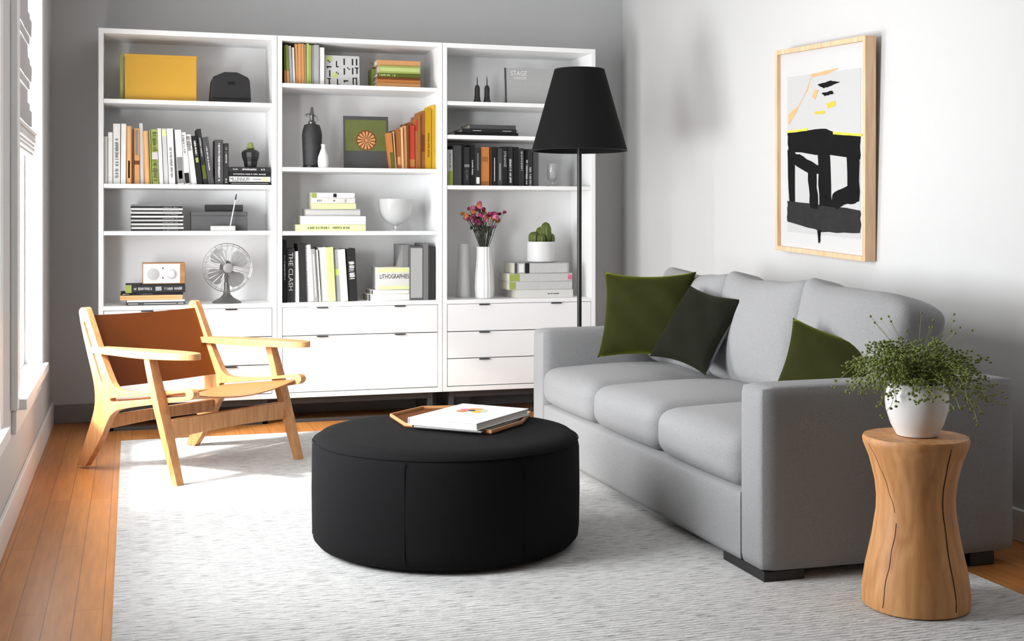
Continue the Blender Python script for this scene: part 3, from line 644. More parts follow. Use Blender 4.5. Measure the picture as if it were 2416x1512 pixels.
# third shelf: dark row
rj = [(1057, 1069, 353, 1, 'lgrey', 'pale grey and green book', [('band', 0, .40, 'green'), ('ticks', .5, .9, 'dgrey', .3)]), (1069.5, 1089, 343, 0, 'dgrey', 'broad charcoal book'), (1089.5, 1095, 341, 0, 'black', 'thin black book'),
      (1095.5, 1108, 347, 0, 'soft', 'black book with grey bar', [('band', .48, .55, 'mgrey'), ('ticks', .15, .4, 'mgrey', .3)]), (1108.5, 1121, 342, 0, 'black', 'black book with white dots', [('ticks', .25, .62, 'white', .3)]),
      (1121.5, 1134, 348, 0, 'soft', 'black book with white arch at its foot', [('band', .05, .22, 'white', .6), ('band', .4, .85, 'mgrey', .2)]), (1134.5, 1154.5, 347, 0, 'orange', 'broad orange brown book', [('band', .02, .12, 'brown'), ('band', .62, .75, 'brown', .7)]),
      (1155, 1160.5, 348, 0, 'dbrown', 'thin dark brown book'), (1161, 1173, 347, 0, 'black', 'black book with one white line', [('band', .12, .72, 'white', .12)]), (1173.5, 1186, 350, 0, 'dgrey', 'charcoal book with grey stripe', [('band', .15, .6, 'grey', .2)]),
      (1186.5, 1198, 346, 1, 'black', 'black book with slanted white lettering', [('text', 'STRANGE', .48, .88, 'lgrey', .5)]), (1198.5, 1211, 346, 1, 'soft', 'black book with fine white teeth', [('ticks', .08, .7, 'white', .45)]),
      (1211.5, 1225, 347, 1, 'black', 'plain black book'), (1225.5, 1238, 350, 1, 'soft', 'black book with grey script', [('ticks', .4, .92, 'lgrey', .4)]), (1238.5, 1246, 352, -2, 'black', 'black book with bold white script', [('ticks', .05, .72, 'white', .7)]),
      (1246.5, 1256.5, 352, 0, 'soft', 'black book with short grey rules', [('ticks', .02, .5, 'lgrey', .6)]), (1257, 1271, 356, 0, 'dgrey', 'charcoal book at the right end')]
row(rj, YFB+.01, 1.407, 'dark row of right bookcase', 'dark books on the third shelf of the right bookcase', .19)
y0 = 7.47; gl = thing('glass_candleholder', 'small clear glass candle holder below the lampshade', 'candle holder', (X(1303, y0), y0, 1.4075))
MB().lathe([(.042, 0), (.043, .006), (.018, .014), (.012, .03), (.030, .05), (.033, .13), (.030, .145), (.028, .145), (.031, .128), (.028, .055), (.004, .04)], 32).build('glass', mat('smoky_glass', (.8, .8, .8), .08, trans=.75), gl)
MB().lathe([(.014, .052), (.014, .11)], 16).build('candle', M_ceramic, gl)

# right bookcase, cabinet top: vases, flowers, books, cactus
y0 = 7.60; hv = Z(575, 1095, y0)-CT
v = MB().lathe([(.045, 0), (.048, .004), (.046, .06), (.040, .15), (.038, hv-.006), (.041, hv), (.037, hv), (.034, hv-.02), (.036, .1), (.02, .006)], 40).build('tall_vase', mat('white_bisque', (.70, .70, .70), .6), None, loc=(X(1094, y0), y0, CT+.0005))
tag(v, 'plain white cylinder vase left behind the vase of flowers', 'vase')
y0 = 7.47; hv = Z(582, 1143, y0)-CT; vx = X(1143, y0)
n = 64; q = MB(); prof = [(.052, 0), (.056, .01), (.060, .06), (.056, .15), (.048, .24), (.047, hv-.01), (.052, hv), (.046, hv), (.040, hv-.03), (.045, .15), (.03, .012)]
rings = []
for r_, z_ in prof:
    rings.append([q.bm.verts.new(((r_+(.0022*math.cos(16*2*PI*k/n) if r_ > .046 else 0))*math.cos(2*PI*k/n), (r_+(.0022*math.cos(16*2*PI*k/n) if r_ > .046 else 0))*math.sin(2*PI*k/n), z_)) for k in range(n)])
for a, b_ in zip(rings, rings[1:]):
    for i in range(n): q.bm.faces.new((a[i], a[(i+1) % n], b_[(i+1) % n], b_[i]))
q.bm.faces.new(rings[0][::-1]); q.bm.faces.new(rings[-1])
v = q.build('fluted_vase', mat('white_stoneware', (.72, .72, .72), .5), None, loc=(vx, y0, CT+.0005), angle=70)
tag(v, 'fluted white vase holding the pink and orange flowers', 'vase')
fb = thing('flower_bouquet', 'bunch of magenta and orange flowers in the fluted white vase', 'flowers', (vx, y0, CT+.03))
rnd = random.Random(3); st = MB(); heads = []
zc = Z(520, 1143, y0)-CT-.03
for k in range(50):
    a = rnd.uniform(0, 2*PI); t = rnd.random()**.5
    hx = t*.125*math.cos(a)-.022; hy = t*.07*math.sin(a)
    hz = zc+rnd.uniform(-.05, .09)*(1-.5*t)+.05*(1-t)
    if k == 28: hx, hz = .13, zc+.05
    if k == 29: hx, hz = .065, zc-.04
    sx = hx*.22; sy = hy*.3
    st.tube([(sx*.6, sy*.6, .02), (sx, sy, hv-.03), (hx*.55, hy*.6, (hv+hz)/2), (hx, hy, hz)], .0018, 6)
    if rnd.random() < .5: st.ball((hx*.6, hy*.6, (hv+hz)/2), .011, 1, sc=(1, .5, 1.3))
    heads.append((hx, hy, hz))
st.build('stems', M_dstem, fb)
MF = [mat('magenta_petal', (.30, .02, .09), .6), mat('pink_petal', (.55, .14, .26), .6), mat('orange_petal', (.50, .16, .03), .6), mat('plum_petal', (.16, .01, .05), .6)]
for k, (hx, hy, hz) in enumerate(heads):
    q = MB(); r_ = rnd.uniform(.016, .024)
    for j in range(9):
        a = rnd.uniform(0, 2*PI); b_ = rnd.uniform(-.6, 1.2)
        d = Vector((math.cos(a)*math.cos(b_), math.sin(a)*math.cos(b_), math.sin(b_)))
        q.ball(Vector((hx, hy, hz))+d*r_*.6, r_*.5, 1, M=d.to_track_quat('Z', 'Y').to_matrix().to_4x4(), sc=(1, .8, .45))
    q.ball((hx, hy, hz), r_*.5, 1)
    q.build('blossom', MF[(0, 1, 2, 0, 3, 2, 1)[k % 7]], fb)
zt = CT
zt = stack([(1218, 1352, 705, 686, 'off', 'thick off-white book', [('ticks', .55, .75, 'dgrey', .2)]), (1202, 1350, 685, 665.5, 'lgrey', 'thick pale grey book', [('band', 0, .1, 'green', .9)]),
       (1202, 1350, 665, 646, 'lgrey', 'pale book with green left edge and pink corner', [('band', 0, .16, 'green', .9), ('band', .93, 1, 'pink', .6)]), (1214, 1342, 645.5, 620.5, 'grey', 'thick grey book with black and white corner', [('band', 0, .05, 'dgrey'), ('band', .08, .17, 'white', .8), ('band', .19, .27, 'black'), ('band', .28, .97, 'lgrey', .85)])],
      7.40, CT, 'stack under the cactus', 'large books under the cactus', .24)
y0 = 7.51; x0 = X(1276, y0); hp = Z(570, 1276, y0)-zt
cp = thing('potted_cactus', 'green cactus in a white square-sided pot on a stack of books', 'plant', (x0, y0, zt+.0005))
q = MB().lathe([(.052, 0), (.080, .001), (.087, .006), (.087, hp*.8), (.084, hp), (.077, hp), (.077, hp-.01), (.05, hp-.014)], 40); q.build('pot', mat('white_plaster', (.70, .70, .70), .6, var=.05, vscale=15), cp)
MB().lathe([(.076, hp-.012), (.076, hp-.008)], 32).build('soil', M_soil, cp)
M_cac = mat('cactus_green', (.085, .115, .02), .6, var=.5, vscale=25)
for dx, dy, r_, h_ in ((-.045, 0, .034, .075), (.0, .01, .030, .105), (.030, -.01, .034, .135), (.065, .01, .030, .065), (-.01, -.04, .026, .06), (.04, .04, .03, .09)):
    q = MB(); n = 32; prof = [(.6, 0), (.95, .2), (1, .5), (.92, .75), (.6, .93), (.15, 1.0)]; rings = []
    for a, b_ in prof: rings.append([q.bm.verts.new((dx+r_*a*(1+.12*math.cos(8*2*PI*k/n))*math.cos(2*PI*k/n), dy+r_*a*(1+.12*math.cos(8*2*PI*k/n))*math.sin(2*PI*k/n), hp-.012+h_*b_)) for k in range(n)])
    for a, b_ in zip(rings, rings[1:]):
        for i in range(n): q.bm.faces.new((a[i], a[(i+1) % n], b_[(i+1) % n], b_[i]))
    q.bm.faces.new(rings[0][::-1]); q.bm.faces.new(rings[-1]); q.build('cactus_stem', M_cac, cp, angle=80)

# ------------------------------------------------------------------ floor lamp
ly = 6.42; lx = X(1367, ly)
lp = thing('floor_lamp', 'black floor lamp with conical shade standing behind the far sofa arm', 'floor lamp', (lx, ly, 0))
zb, zt_ = Z(356, 1367, ly), Z(164, 1367, ly)
MB().lathe([(.15, 0.001), (.15, .014), (.14, .022), (.015, .026)], 48).build('base', M_handle, lp)
MB().lathe([(.0125, .024), (.0125, zb+.05)], 20).build('pole', M_handle, lp)
rB, rT = .263, .137; q = MB(); q.lathe([(rB, zb), (rT, zt_), (rT-.003, zt_), (rB-.003, zb), (rB, zb)], 72, cap=False); q.build('lampshade', M_blackshade, lp)
MB().tube([(rB*math.cos(2*PI*k/72), rB*math.sin(2*PI*k/72), zb) for k in range(72)], .0022, 6, True).build('rim_wire', M_handle, lp)
q = MB().lathe([(.012, zb+.05), (.022, zb+.055), (.022, zb+.12), (.012, zb+.13)], 20)
for k in range(3):
    a = 2*PI*k/3; q.tube([(.01*math.cos(a), .01*math.sin(a), zt_-.02), ((rT-.002)*math.cos(a), (rT-.002)*math.sin(a), zt_-.01)], .002, 6)
q.tube([(0, 0, zb+.13), (0, 0, zt_-.015)], .004, 8)
q.build('socket', M_handle, lp)

# ------------------------------------------------------------------ framed print on the right wall
FWD, FHT, FD = 0.80, 0.992, 0.055
fr = thing('framed_print', 'maple framed abstract black brushstroke print hanging above the sofa', 'picture', (XR-0.003, 5.155, 1.52))
# local: x out of the wall (toward -X world), y along wall toward the camera, z up
Rm = Matrix(((-1, 0, 0), (0, -1, 0), (0, 0, 1))).to_4x4()
rot = Matrix.Rotation(math.radians(2.6), 4, 'X') @ Rm
lean = Matrix.Rotation(math.radians(-1.6), 4, 'Y')
fr.matrix_world = Matrix.Translation((XR-0.019, 5.165, 1.522)) @ Matrix.Rotation(math.radians(-1.6), 4, 'Y') @ rot
hw, hh = FWD/2, FHT/2; ft = .022
q = MB()
for s in (-1, 1): q.box(0, FD, s*hw-(ft if s > 0 else 0), s*hw+(ft if s < 0 else 0), -hh, hh).box(.0003, FD-.0003, -hw+ft, hw-ft, s*hh-(ft if s > 0 else 0), s*hh+(ft if s < 0 else 0))
q.build('frame', M_frame, fr, bevel=.0015)
MB().box(.004, .012, -hw+.01, hw-.01, -hh+.01, hh-.01).build('backing_board', mat('board', (.3, .25, .2), .8), fr)
MB().box(.030, .034, -hw+ft*.9, hw-ft*.9, -hh+ft*.9, hh-ft*.9).build('mat_board', M_paper, fr, smooth=False)
art = MB().box(.034, .0355, -.31, .335, -.40, .36).build('print', mat('print_paper', (.45, .45, .447), .8, var=.03, vscale=6), fr, smooth=False)
# picture coordinates: s 0..1 from far (left) to near (right), t 0..1 from bottom to top (as seen)
def PP(s, t): return (-.31+.645*s, -.40+.76*t)
def stroke(pts, x, m, name, w=None):
    q = MB()
    q.poly([[PP(*p) for p in pts]], 0, x, x+.0008); return q.build(name, m, art, smooth=False)
k1 = M_ink
rnd = random.Random(11)
def rough(pts, amp=.008, sub=5):
    out = []
    for i, p in enumerate(pts):
        n2 = pts[(i+1) % len(pts)]
        for j in range(sub):
            f = j/sub; out.append((p[0]+(n2[0]-p[0])*f+rnd.uniform(-amp, amp), p[1]+(n2[1]-p[1])*f+rnd.uniform(-amp, amp)*.6))
    return out
stroke(rough([(.0, .64), (.02, .52), (1.0, .47), (1.0, .60), (.75, .62), (.5, .66)]), .0356, k1, 'brush_band')
stroke(rough([(.01, .53), (.12, .53), (.12, .12), (.03, .12)]), .0358, k1, 'brush_stroke')
stroke(rough([(.0, .20), (1.0, .17), (1.0, .03), (.5, .02), (0, .07)]), .0360, mat('grey_black_paint', (.022, .022, .023), .8, var=.4, vscale=20, spec=.15), 'brush_band')
stroke(rough([(.05, .50), (.18, .50), (.47, .42), (.47, .38), (.34, .37), (.10, .44)]), .0362, k1, 'brush_stroke')
stroke(rough([(.30, .38), (.42, .38), (.45, .16), (.34, .16)]), .0364, k1, 'brush_stroke')
stroke(rough([(.45, .52), (.60, .52), (.64, .18), (.46, .18)]), .0366, k1, 'brush_stroke')
stroke(rough([(.82, .50), (.98, .50), (.99, .22), (.85, .20)]), .0368, k1, 'brush_stroke')
stroke(rough([(.64, .26), (.84, .31), (.95, .23), (.70, .17), (.62, .18)]), .0370, k1, 'brush_stroke')
M_och = mat('ochre_paint', (.62, .36, .16), .7, var=.3, vscale=30); M_yel = mat('yellow_paint', (.75, .62, .05), .7)
stroke(rough([(.02, .76), (.14, .80), (.30, .90), (.36, 1.0), (.58, 1.01), (.34, .97), (.24, .86), (.10, .74), (.02, .69)], .004), .0357, M_och, 'ochre_line')
stroke(rough([(.30, .99), (.55, 1.01), (.72, 1.015), (.55, .985)], .003), .0359, M_och, 'ochre_line')
stroke(rough([(.40, .90), (.46, .90), (.40, .84), (.36, .86)], .004), .0361, M_och, 'ochre_line')
stroke(rough([(.56, .81), (.68, .82), (.68, .79), (.58, .78)], .004), .0361, mat('orange_paint', (.7, .42, .03), .7), 'orange_dab')
stroke(rough([(.40, .765), (.54, .765), (.54, .75), (.40, .75)], .004), .0363, mat('orange_paint', (.7, .42, .03), .7), 'orange_dab')
stroke(rough([(.0, .655), (.30, .665), (.30, .650), (.0, .640)], .003), .0363, M_yel, 'yellow_dab')
stroke(rough([(.65, .635), (1.02, .615), (1.02, .600), (.65, .620)], .003), .0365, M_yel, 'yellow_dab')
stroke(rough([(.44, .93), (.62, .945), (.74, .93), (.60, .91), (.52, .905)], .004), .0365, k1, 'ink_mark')
stroke(rough([(.50, .875), (.64, .885), (.66, .865), (.54, .855)], .004), .0367, k1, 'ink_mark')
stroke(rough([(.44, .03), (.49, .03), (.47, -.05), (.45, -.05)], .004), .0372, k1, 'ink_drip')

# ------------------------------------------------------------------ sofa
sf = thing('sofa', 'light grey three seat sofa along the white right wall', 'sofa', (1.95, 3.61, 0))
# local: x depth (0 front..), y length 0..2.405, z
L_, DP = 2.405, .975
def soft(name, sx, sy, sz, r, c, n=10, bulge=(0, 0, 0), parent=sf, m=M_sofa, rot=None, mod=None):
    bm = rbox(sx, sy, sz, r, n, bulge)
    if mod:
        for v in bm.verts: v.co = mod(v.co)
    q = MB(); q.bm.free(); q.bm = bm
    return q.build(name, m, parent, loc=c, rot=rot, angle=80)
def armshape(p):
    # rear top corner of the arm drops away in a soft curve
    return p
for nm, yc in (('arm', .079), ('arm', L_-.079)):
    soft('arm', DP, .158, .60, .022, (DP/2, yc, .045+.30), 14, (.004, .006, .006))
soft('base', .93, L_-.316, .235, .012, (.002+.93/2, L_/2, .045+.1175), 8)
soft('back_frame', .15, L_-.316, .64, .03, (DP-.077, L_/2, .045+.32), 10)
for k in range(3):
    yc = .158+.0015+.696/2+.6965*k
    soft('seat_cushion', .80, .692, .178, .062, (-.008+.40, yc, .283+.089+.001), 18, (.018, .003, .044))
    def md(p, k=k):
        t = (p.z+.23)/.46
        u = p.y/.345
        p.z += (.034*max(0, u)**4+(.016 if k else -.045)*max(0, -u)**3-.012*(1-u*u))*max(0, t-.35)*1.5 + .010*math.sin(u*7+k*2)*max(0, t-.7)
        p.x += .012*math.sin(u*5+k)*max(0, t-.4)
        return p
    soft('back_cushion', .20, .700, .46, .045, (.69, yc, .462+.235), 18, (.055, .004, .010), rot=(0, math.radians(13), 0), mod=md)
for (fx_, fy_, bz) in ((.012, .012, RZ), (.012, L_-.30, RZ), (.80, .012, 0), (.80, L_-.30, RZ)):
    MB().box(fx_, fx_+(.15 if fx_ < .5 else .10), fy_, fy_+.29, bz+.0005, .046).build('foot', M_black, sf, bevel=.003)

# throw pillows
def pillow(label, a, th, M4, m, edge=None, group='dark green velvet pillows on the sofa', seed=0, az=None):
    az = az or a
    r = thing('throw_pillow', label, 'pillow', (0, 0, 0), group=group); r.matrix_world = M4
    bm = bmesh.new(); n = 28; rn = random.Random(seed); f1, f2 = rn.uniform(0, 6), rn.uniform(0, 6); top, bot = {}, {}
    for i in range(n+1):
        for j in range(n+1):
            u, v = -1+2*i/n, -1+2*j/n
            x = a/2*u*(1-.12*(1-v*v)*abs(u)**2); z = az/2*v*(1-.12*(1-u*u)*abs(v)**2)
            t = th/2*((1-u**4)*(1-v**4))**.5*(.62+.38*(1-u*u)*(1-v*v))
            t *= 1+.10*math.sin(3*u+f1)*math.sin(2.6*v+f2)+.05*math.sin(7*(u+v)+f1)
            top[i, j] = bm.verts.new((x, -t, z))
            bot[i, j] = top[i, j] if i in (0, n) or j in (0, n) else bm.verts.new((x, t, z))
    for i in range(n):
        for j in range(n):
            bm.faces.new((top[i, j], top[i+1, j], top[i+1, j+1], top[i, j+1])); bm.faces.new((bot[i, j+1], bot[i+1, j+1], bot[i+1, j], bot[i, j]))
    if edge:   # the reverse of this pillow is plain grey cotton
        b2 = bm.copy(); bm.faces.ensure_lookup_table()
        fr_ = [f for f in bm.faces if f.calc_center_median().y > 0]; bmesh.ops.delete(bm, geom=fr_, context='FACES')
        bk_ = [f for f in b2.faces if f.calc_center_median().y <= 0]; bmesh.ops.delete(b2, geom=bk_, context='FACES')
        q = MB(); q.bm.free(); q.bm = b2; q.build('cushion_reverse', edge, r, angle=120)
    q = MB(); q.bm.free(); q.bm = bm; body = q.build('cushion_body', m, r, angle=120)
    return r
def frame_m(c, xdir, zdir):
    x = Vector(xdir).normalized(); z = Vector(zdir); z = (z-x*z.dot(x)).normalized(); yv = z.cross(x)
    m = Matrix((x, yv, z)).transposed().to_4x4(); m.translation = Vector(c); return m
# rear pillow leans into the far corner, second one in front of it, third by the near arm
pillow('large olive green velvet pillow leaning in the far sofa corner', .48, .18, frame_m((2.385, 5.575, .732), (.71, -.70, .02), (.25, .10, .95)), M_velvet, seed=1, az=.43)
pillow('velvet pillow in shade-darkened olive with grey piping, in front of the olive pillow', .44, .14, frame_m((2.425, 5.09, .705), (.17, -.98, -.09), (.54, .02, .84)), M_velvet_shade, M_piping, seed=2, az=.385)
pillow('small dark green pillow tucked behind the near sofa arm', .46, .13, frame_m((2.450, 4.02, .600), (.45, -.86, -.19), (.34, -.05, .94)), M_velvet, seed=5, az=.37)

# ------------------------------------------------------------------ ottoman with tray and books
OX, OY, OR = 1.107, 4.448, .488
ot = thing('ottoman', 'large round charcoal fabric ottoman in the middle of the rug', 'ottoman', (OX, OY, RZ))
H_ = .42-RZ
MB().lathe([(OR-.06, 0.012), (OR-.02, .016), (OR-.004, .035), (OR, .07), (OR+.002, .2), (OR, H_-.055), (OR-.008, H_-.022), (OR-.03, H_-.006), (OR-.07, H_), (.2, H_+.004), (.02, H_+.005)], 128).build('body', M_char, ot, angle=70)
MB().tube([((OR-.004)*math.cos(2*PI*k/96), (OR-.004)*math.sin(2*PI*k/96), H_-.026) for k in range(96)], .0022, 6, True).build('top_seam', M_char, ot)
for a in (-2.10, -1.25, .4, 1.6, 2.9):
    MB().tube([((OR+.0012)*math.cos(a), (OR+.0012)*math.sin(a), z) for z in (.03, .1, .2, .3, H_-.03)], .0014, 6).build('side_seam', M_char, ot)
MB().lathe([(OR-.08, 0.001), (OR-.08, .0125)], 64).build('foot_ring', M_black, ot)
tz = .42+.0065
tr = thing('serving_tray', 'brown leather tray with cut corners on the ottoman', 'tray', (0, 0, tz))
TP = [(.955, 4.74), (.962, 4.50), (1.225, 4.255), (1.395, 4.43), (1.495, 4.64), (1.36, 4.86), (1.12, 4.90)]
q = MB().poly([TP], 2, 0, .004)
q.build('tray_base', M_leather, tr, bevel=.001)
cxy = Vector((sum(p[0] for p in TP)/7, sum(p[1] for p in TP)/7))
inner = [tuple(cxy+(Vector(p)-cxy)*.975) for p in TP]; outer = [tuple(cxy+(Vector(p)-cxy)*1.0) for p in TP]
MB().poly([outer, inner], 2, .004, .015).build('tray_rim', mat('tan_leather_rim', (.50, .24, .09), .5), tr, bevel=.001)
def big_book(label, c, ang, L1, L2, z, t, col, name='picture_book'):
    r = thing(name, label, 'book', (c[0], c[1], z), ang, group='picture books on the tray')
    MB().box(-L1/2, L1/2, -L2/2, L2/2, 0, .003).box(-L1/2, L1/2, -L2/2, L2/2, t-.003, t).box(-L1/2, L1/2, L2/2-.003, L2/2, .0028, t-.0028).build('cover', cm(col, .35), r, bevel=.001)
    MB().box(-L1/2+.004, L1/2-.004, -L2/2+.004, L2/2-.003, .003, t-.003).build('pages', cm('off'), r, smooth=False)
    return r
big_book('dark edged picture book beneath the white one on the leather tray', (1.215, 4.495), math.radians(47), .385, .285, tz+.0045, .012, 'dgrey')
r = big_book('white picture book with colourful round motif on the leather tray', (1.207, 4.488), math.radians(45), .40, .29, tz+.0170, .026, 'white')
MB().lathe([(.062, 0), (.062, .0006)], 40, c=(.05, .02, .0262)).build('cover_print', cm('lgrey'), r)
for dx, dy, rr, col in ((.02, .045, .022, 'orange'), (.085, .02, .026, 'tan'), (.06, .055, .018, 'pink'), (.03, -.01, .018, 'yellow'), (.06, -.02, .012, 'lgreen'), (.05, .02, .014, 'black')):
    MB().lathe([(rr, 0), (rr, .0005)], 24, c=(dx, dy, .0270)).build('cover_motif', cm(col), r)

# ------------------------------------------------------------------ wooden stool with potted plant
SX, SY = 2.290, 3.274
sg = thing('stump_stool', 'waisted solid oak stump stool at the near sofa arm, holding a plant', 'side table', (SX, SY, RZ))
q = MB(); prof = [(.152, 0.001), (.159, .006), (.160, .05), (.150, .12), (.130, .21), (.1175, .29), (.116, .33), (.121, .38), (.138, .45), (.156, .495), (.158, .508), (.154, .517)]
n = 72; rings = []
for r_, z_ in prof: rings.append([q.bm.verts.new((r_*(1+.012*math.cos(3*2*PI*k/n+1)+.006*math.cos(5*2*PI*k/n))*math.cos(2*PI*k/n), r_*(1+.012*math.cos(3*2*PI*k/n+1)+.006*math.cos(5*2*PI*k/n))*math.sin(2*PI*k/n), z_)) for k in range(n)])
for a, b_ in zip(rings, rings[1:]):
    for i in range(n): q.bm.faces.new((a[i], a[(i+1) % n], b_[(i+1) % n], b_[i]))
q.bm.faces.new(rings[0][::-1]); q.bm.faces.new(rings[-1]); q.build('stool_body', M_stump, sg, angle=50)
def rad(z):
    for (r0, z0), (r1, z1) in zip(prof, prof[1:]):
        if z0 <= z <= z1: return r0+(r1-r0)*(z-z0)/(z1-z0)
    return prof[-1][0]
view = math.atan2(-SY, -SX)
for a0, z0, z1, dr, w in ((view-.62, .02, .27, .16, .0013), (view-.52, .30, .50, -.55, .0009), (view+.80, .02, .50, -.10, .0020)):
    pts = []
    for k in range(24):
        z = z0+(z1-z0)*k/23; a = a0+dr*(k/23)+.012*math.sin(k*.7)
        kk = 1+.012*math.cos(3*a+1)+.006*math.cos(5*a)
        pts.append((rad(z)*kk*math.cos(a), rad(z)*kk*math.sin(a), z))
    MB().tube(pts, w, 5).build('crack', M_crack, sg)
zt = RZ+.517+.001
pp = thing('potted_plant', 'bushy green bead-leaved plant in a white round pot on the oak stool', 'plant', (SX+.005, SY, zt))
MB().lathe([(.052, 0), (.060, .002), (.078, .035), (.092, .080), (.095, .110), (.090, .140), (.080, .160), (.076, .160), (.085, .138), (.088, .110), (.05, .02)], 56).build('pot', mat('glazed_white_pot', (.78, .78, .77), .22), pp)
MB().lathe([(.078, .146), (.078, .150)], 32).build('soil', M_soil, pp)
rnd = random.Random(21); stq = MB(); lf = MB()
for k in range(190):
    a = rnd.uniform(0, 2*PI); reach = rnd.uniform(.05, .25)*(1.0 if rnd.random() < .8 else 1.12); up = rnd.uniform(.02, .155)*(1-.25*reach/.25)
    drop = rnd.uniform(.0, .13)*(reach/.2)
    pts = []; m_ = 9
    for i in range(m_):
        t = i/(m_-1); rr = .045*rnd.random()*0+.05*(1-t)*.4+reach*t
        z = .155+up*math.sin(min(1, t*1.25)*PI/2)*1.0-drop*max(0, t-.45)**1.4*2.0
        wob = .010*math.sin(i*1.7+k)
        pts.append(Vector((rr*math.cos(a)+wob*math.sin(a), rr*math.sin(a)-wob*math.cos(a), z)))
    stq.tube(pts, .0009, 4)
    for i in range(2, m_):
        for j in range(3 if i > 3 else 1):
            p = pts[i]+Vector((rnd.uniform(-1, 1), rnd.uniform(-1, 1), rnd.uniform(-.8, 1)))*.013
            if p.z < .166 and math.hypot(p.x, p.y) < .098: continue
            lf.ball(p, rnd.uniform(.0034, .0058), 1, sc=(1, 1, .8))
for k in range(16):   # long thin seed stalks above the bush
    a = rnd.uniform(0, 2*PI); r_ = rnd.uniform(.03, .17); h_ = rnd.uniform(.16, .215)
    stq.tube([(.02*math.cos(a), .02*math.sin(a), .155), (r_*.5*math.cos(a), r_*.5*math.sin(a), .155+h_*.6), (r_*math.cos(a), r_*math.sin(a), .155+h_)], .0006, 4)
    lf.ball((r_*math.cos(a), r_*math.sin(a), .155+h_), .0042, 1)
stq.build('stems', M_stem, pp); lf.build('foliage', M_leaf, pp)

# ------------------------------------------------------------------ lounge chair
FDir = Vector((.616, -.787, 0)); LDir = Vector((.787, .616, 0))
ch = thing('lounge_chair', 'pale wood armchair with brown saddle leather back facing the ottoman', 'armchair')
# local x = lateral (LDir), local y = toward the back (-FDir), local z up ; f = -y
m4 = Matrix((LDir, -FDir, Vector((0, 0, 1)))).transposed().to_4x4(); m4.translation = Vector((.277, 6.232, 0)); ch.matrix_world = m4
def smoothpts(pts, it=2):
    for _ in range(it):
        out = []
        for i, p in enumerate(pts):
            q_ = pts[(i+1) % len(pts)]
            out += [(p[0]*.75+q_[0]*.25, p[1]*.75+q_[1]*.25), (p[0]*.25+q_[0]*.75, p[1]*.25+q_[1]*.75)]
        pts = out
    return pts
side = [(-.398, .745), (-.385, .772), (-.345, .775), (-.330, .750), (-.298, .690), (-.238, .575), (-.175, .470), (-.135, .412), (-.095, .395), (-.02, .393), (.10, .402), (.25, .420), (.395, .441), (.425, .430), (.425, .405), (.395, .388),
        (.15, .350), (.0, .325), (-.09, .308), (-.145, .285), (-.185, .235), (-.225, .160), (-.345, .0135), (-.350, .0135), (-.408, .0135), (-.412, .0135), (-.300, .235), (-.272, .31), (-.272, .38), (-.290, .45), (-.345, .590)]
# keep the foot flat: duplicate points survive corner cutting
side = smoothpts(side, 1)
def slot(p0, p1, w, n=6):
    a = Vector(p0); b_ = Vector(p1); d = (b_-a).normalized(); nn = Vector((-d.y, d.x)); out = []
    for k in range(n+1):
        t = PI/2+PI*k/n; out.append(tuple(a+d*math.cos(t)*w+nn*math.sin(t)*w))
    for k in range(n+1):
        t = -PI/2+PI*k/n; out.append(tuple(b_+d*math.cos(t)*w+nn*math.sin(t)*w))
    return out
holes = [slot((-.150, .347), (.365, .412), .0085), slot((-.352, .70), (-.222, .43), .0065)]
for s in (-1, 1):
    x0 = s*.335
    loops = [[(-f, z) for f, z in lp_] for lp_ in [side]+holes]
    MB().poly(loops, 0, x0-.017, x0+.017).build('side_frame', M_chair, ch, bevel=.006, seg=3, angle=35)
    # front leg: slanting tapered plank, wide across
    q = MB(); P = []
    for f, z, wl, wf in ((.352, .0125, .019, .015), (.285, .20, .024, .019), (.215, .40, .027, .021), (.165, .545, .022, .019), (.162, .562, .022, .019)):
        P.append([q.bm.verts.new((x0+a*wl, -f+b_*wf, z)) for a, b_ in ((-1, -1), (-.6, -1.15), (.6, -1.15), (1, -1), (1, 1), (.6, 1.15), (-.6, 1.15), (-1, 1))])
    xs = .040*s
    for ring in P:
        for v_ in ring: v_.co.x += xs
    for A, B in zip(P, P[1:]):
        for k in range(8): q.bm.faces.new((A[k], A[(k+1) % 8], B[(k+1) % 8], B[k]))
    q.bm.faces.new(P[0][::-1]); q.bm.faces.new(P[-1]); q.build('front_leg', M_chair, ch, angle=60)
    # armrest: paddle in plan, slightly rising to the front
    plan = [(.295, -.33), (.29, -.1), (.285, .15), (.285, .33), (.305, .425), (.345, .455), (.385, .425), (.410, .32), (.415, .18), (.395, .0), (.365, -.18), (.350, -.33)]
    plan = smoothpts(plan, 2); q = MB()
    q.poly([[(s*a, -f) for a, f in plan]], 2, .562, .592)
    for v_ in q.bm.verts:
        f = -v_.co.y; v_.co.z += .018*(f+.1)-.012*max(0, (f-.2))*1.0 if v_.co.z > .57 else .030*(f-.1)*(.9 if f > .1 else .3)
    q.build('armrest', M_chair, ch, bevel=.009, seg=3, angle=50)
def board(f, z0, z1, hw_, t, name, bow=0):
    q = MB(); n = 12; R_ = []
    for k in range(n+1):
        x = -hw_+2*hw_*k/n; zc = bow*(1-(x/hw_)**2)
        R_.append([q.bm.verts.new((x, -f+a, z)) for a, z in ((-t/2, z0+zc), (t/2, z0+zc), (t/2, z1), (-t/2, z1))])
    for A, B in zip(R_, R_[1:]):
        for k in range(4): q.bm.faces.new((A[k], A[(k+1) % 4], B[(k+1) % 4], B[k]))
    q.bm.faces.new(R_[0][::-1]); q.bm.faces.new(R_[-1]); q.build(name, M_chair, ch, bevel=.004)
board(.272, .205, .295, .352, .022, 'front_stretcher', .012)
board(-.205, .205, .270, .318, .022, 'rear_stretcher', .01)
board(-.165, .300, .335, .318, .020, 'seat_rear_rail')
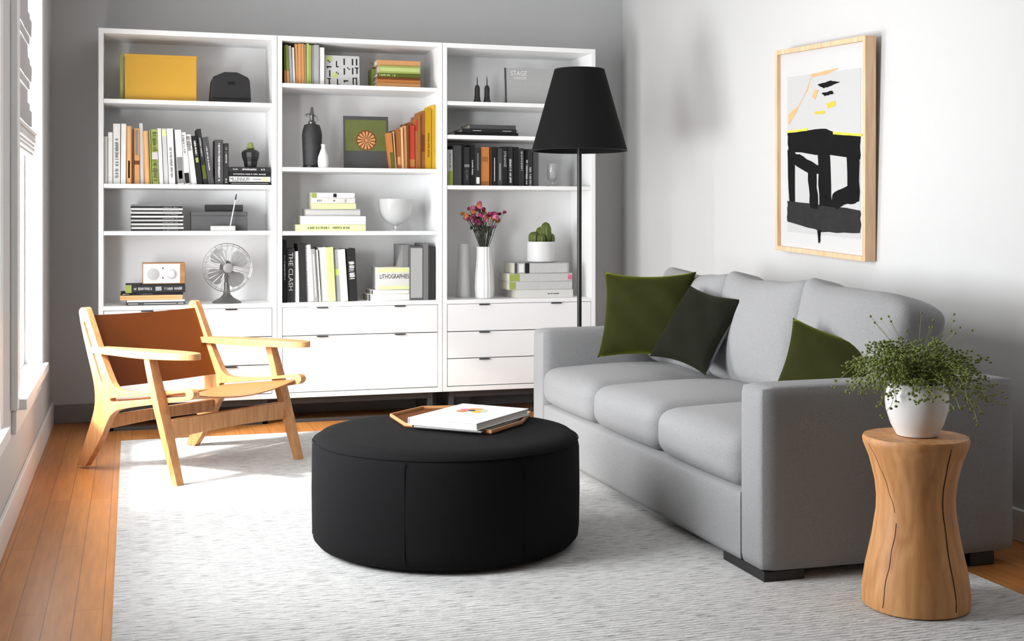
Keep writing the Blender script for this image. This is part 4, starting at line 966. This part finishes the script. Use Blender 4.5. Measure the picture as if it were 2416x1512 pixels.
# slings: thin curved leather sheets with thickness
def sheet(name, fn, nu, nv, th, m):
    q = MB(); A = {}; 
    for side_ in (0, 1):
        for i in range(nu+1):
            for j in range(nv+1):
                p = Vector(fn(i/nu, j/nv)); 
                d = (Vector(fn(min(1, i/nu+.01), j/nv))-Vector(fn(max(0, i/nu-.01), j/nv))).cross(Vector(fn(i/nu, min(1, j/nv+.01)))-Vector(fn(i/nu, max(0, j/nv-.01)))).normalized()
                A[side_, i, j] = q.bm.verts.new(p+d*th*(side_-.5))
    for i in range(nu):
        for j in range(nv):
            q.bm.faces.new((A[0, i, j], A[0, i+1, j], A[0, i+1, j+1], A[0, i, j+1])); q.bm.faces.new((A[1, i, j+1], A[1, i+1, j+1], A[1, i+1, j], A[1, i, j]))
    for i in range(nu):
        q.bm.faces.new((A[0, i, 0], A[1, i, 0], A[1, i+1, 0], A[0, i+1, 0])); q.bm.faces.new((A[0, i, nv], A[0, i+1, nv], A[1, i+1, nv], A[1, i, nv]))
    for j in range(nv):
        q.bm.faces.new((A[0, 0, j], A[0, 0, j+1], A[1, 0, j+1], A[1, 0, j])); q.bm.faces.new((A[0, nu, j], A[1, nu, j], A[1, nu, j+1], A[0, nu, j+1]))
    return q.build(name, m, ch, angle=60)
def backf(u, v):
    x = (-1+2*u)*.330; f = -.352+(.352-.196)*(1-v)*0; f0, z0 = -.345, .735; f1, z1 = -.185, .402
    f = f0+(f1-f0)*(1-v)*1.0; z = z0+(z1-z0)*(1-v)
    sag = .030*(1-(x/.330)**2); return (x, -(f-sag*.89), z-sag*.25)
sheet('back_sling', backf, 20, 14, .005, M_leather)
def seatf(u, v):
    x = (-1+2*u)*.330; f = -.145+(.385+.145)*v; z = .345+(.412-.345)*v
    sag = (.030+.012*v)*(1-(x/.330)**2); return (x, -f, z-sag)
tag(sheet('seat_sling', seatf, 20, 16, .005, mat('sunlit_saddle_leather', (0.36, 0.145, 0.05), 0.5, bump=.1, bscale=150)), 'saddle leather seat with sunlit tone in its colour')  # same leather as the back, colour lightened to look sunlit
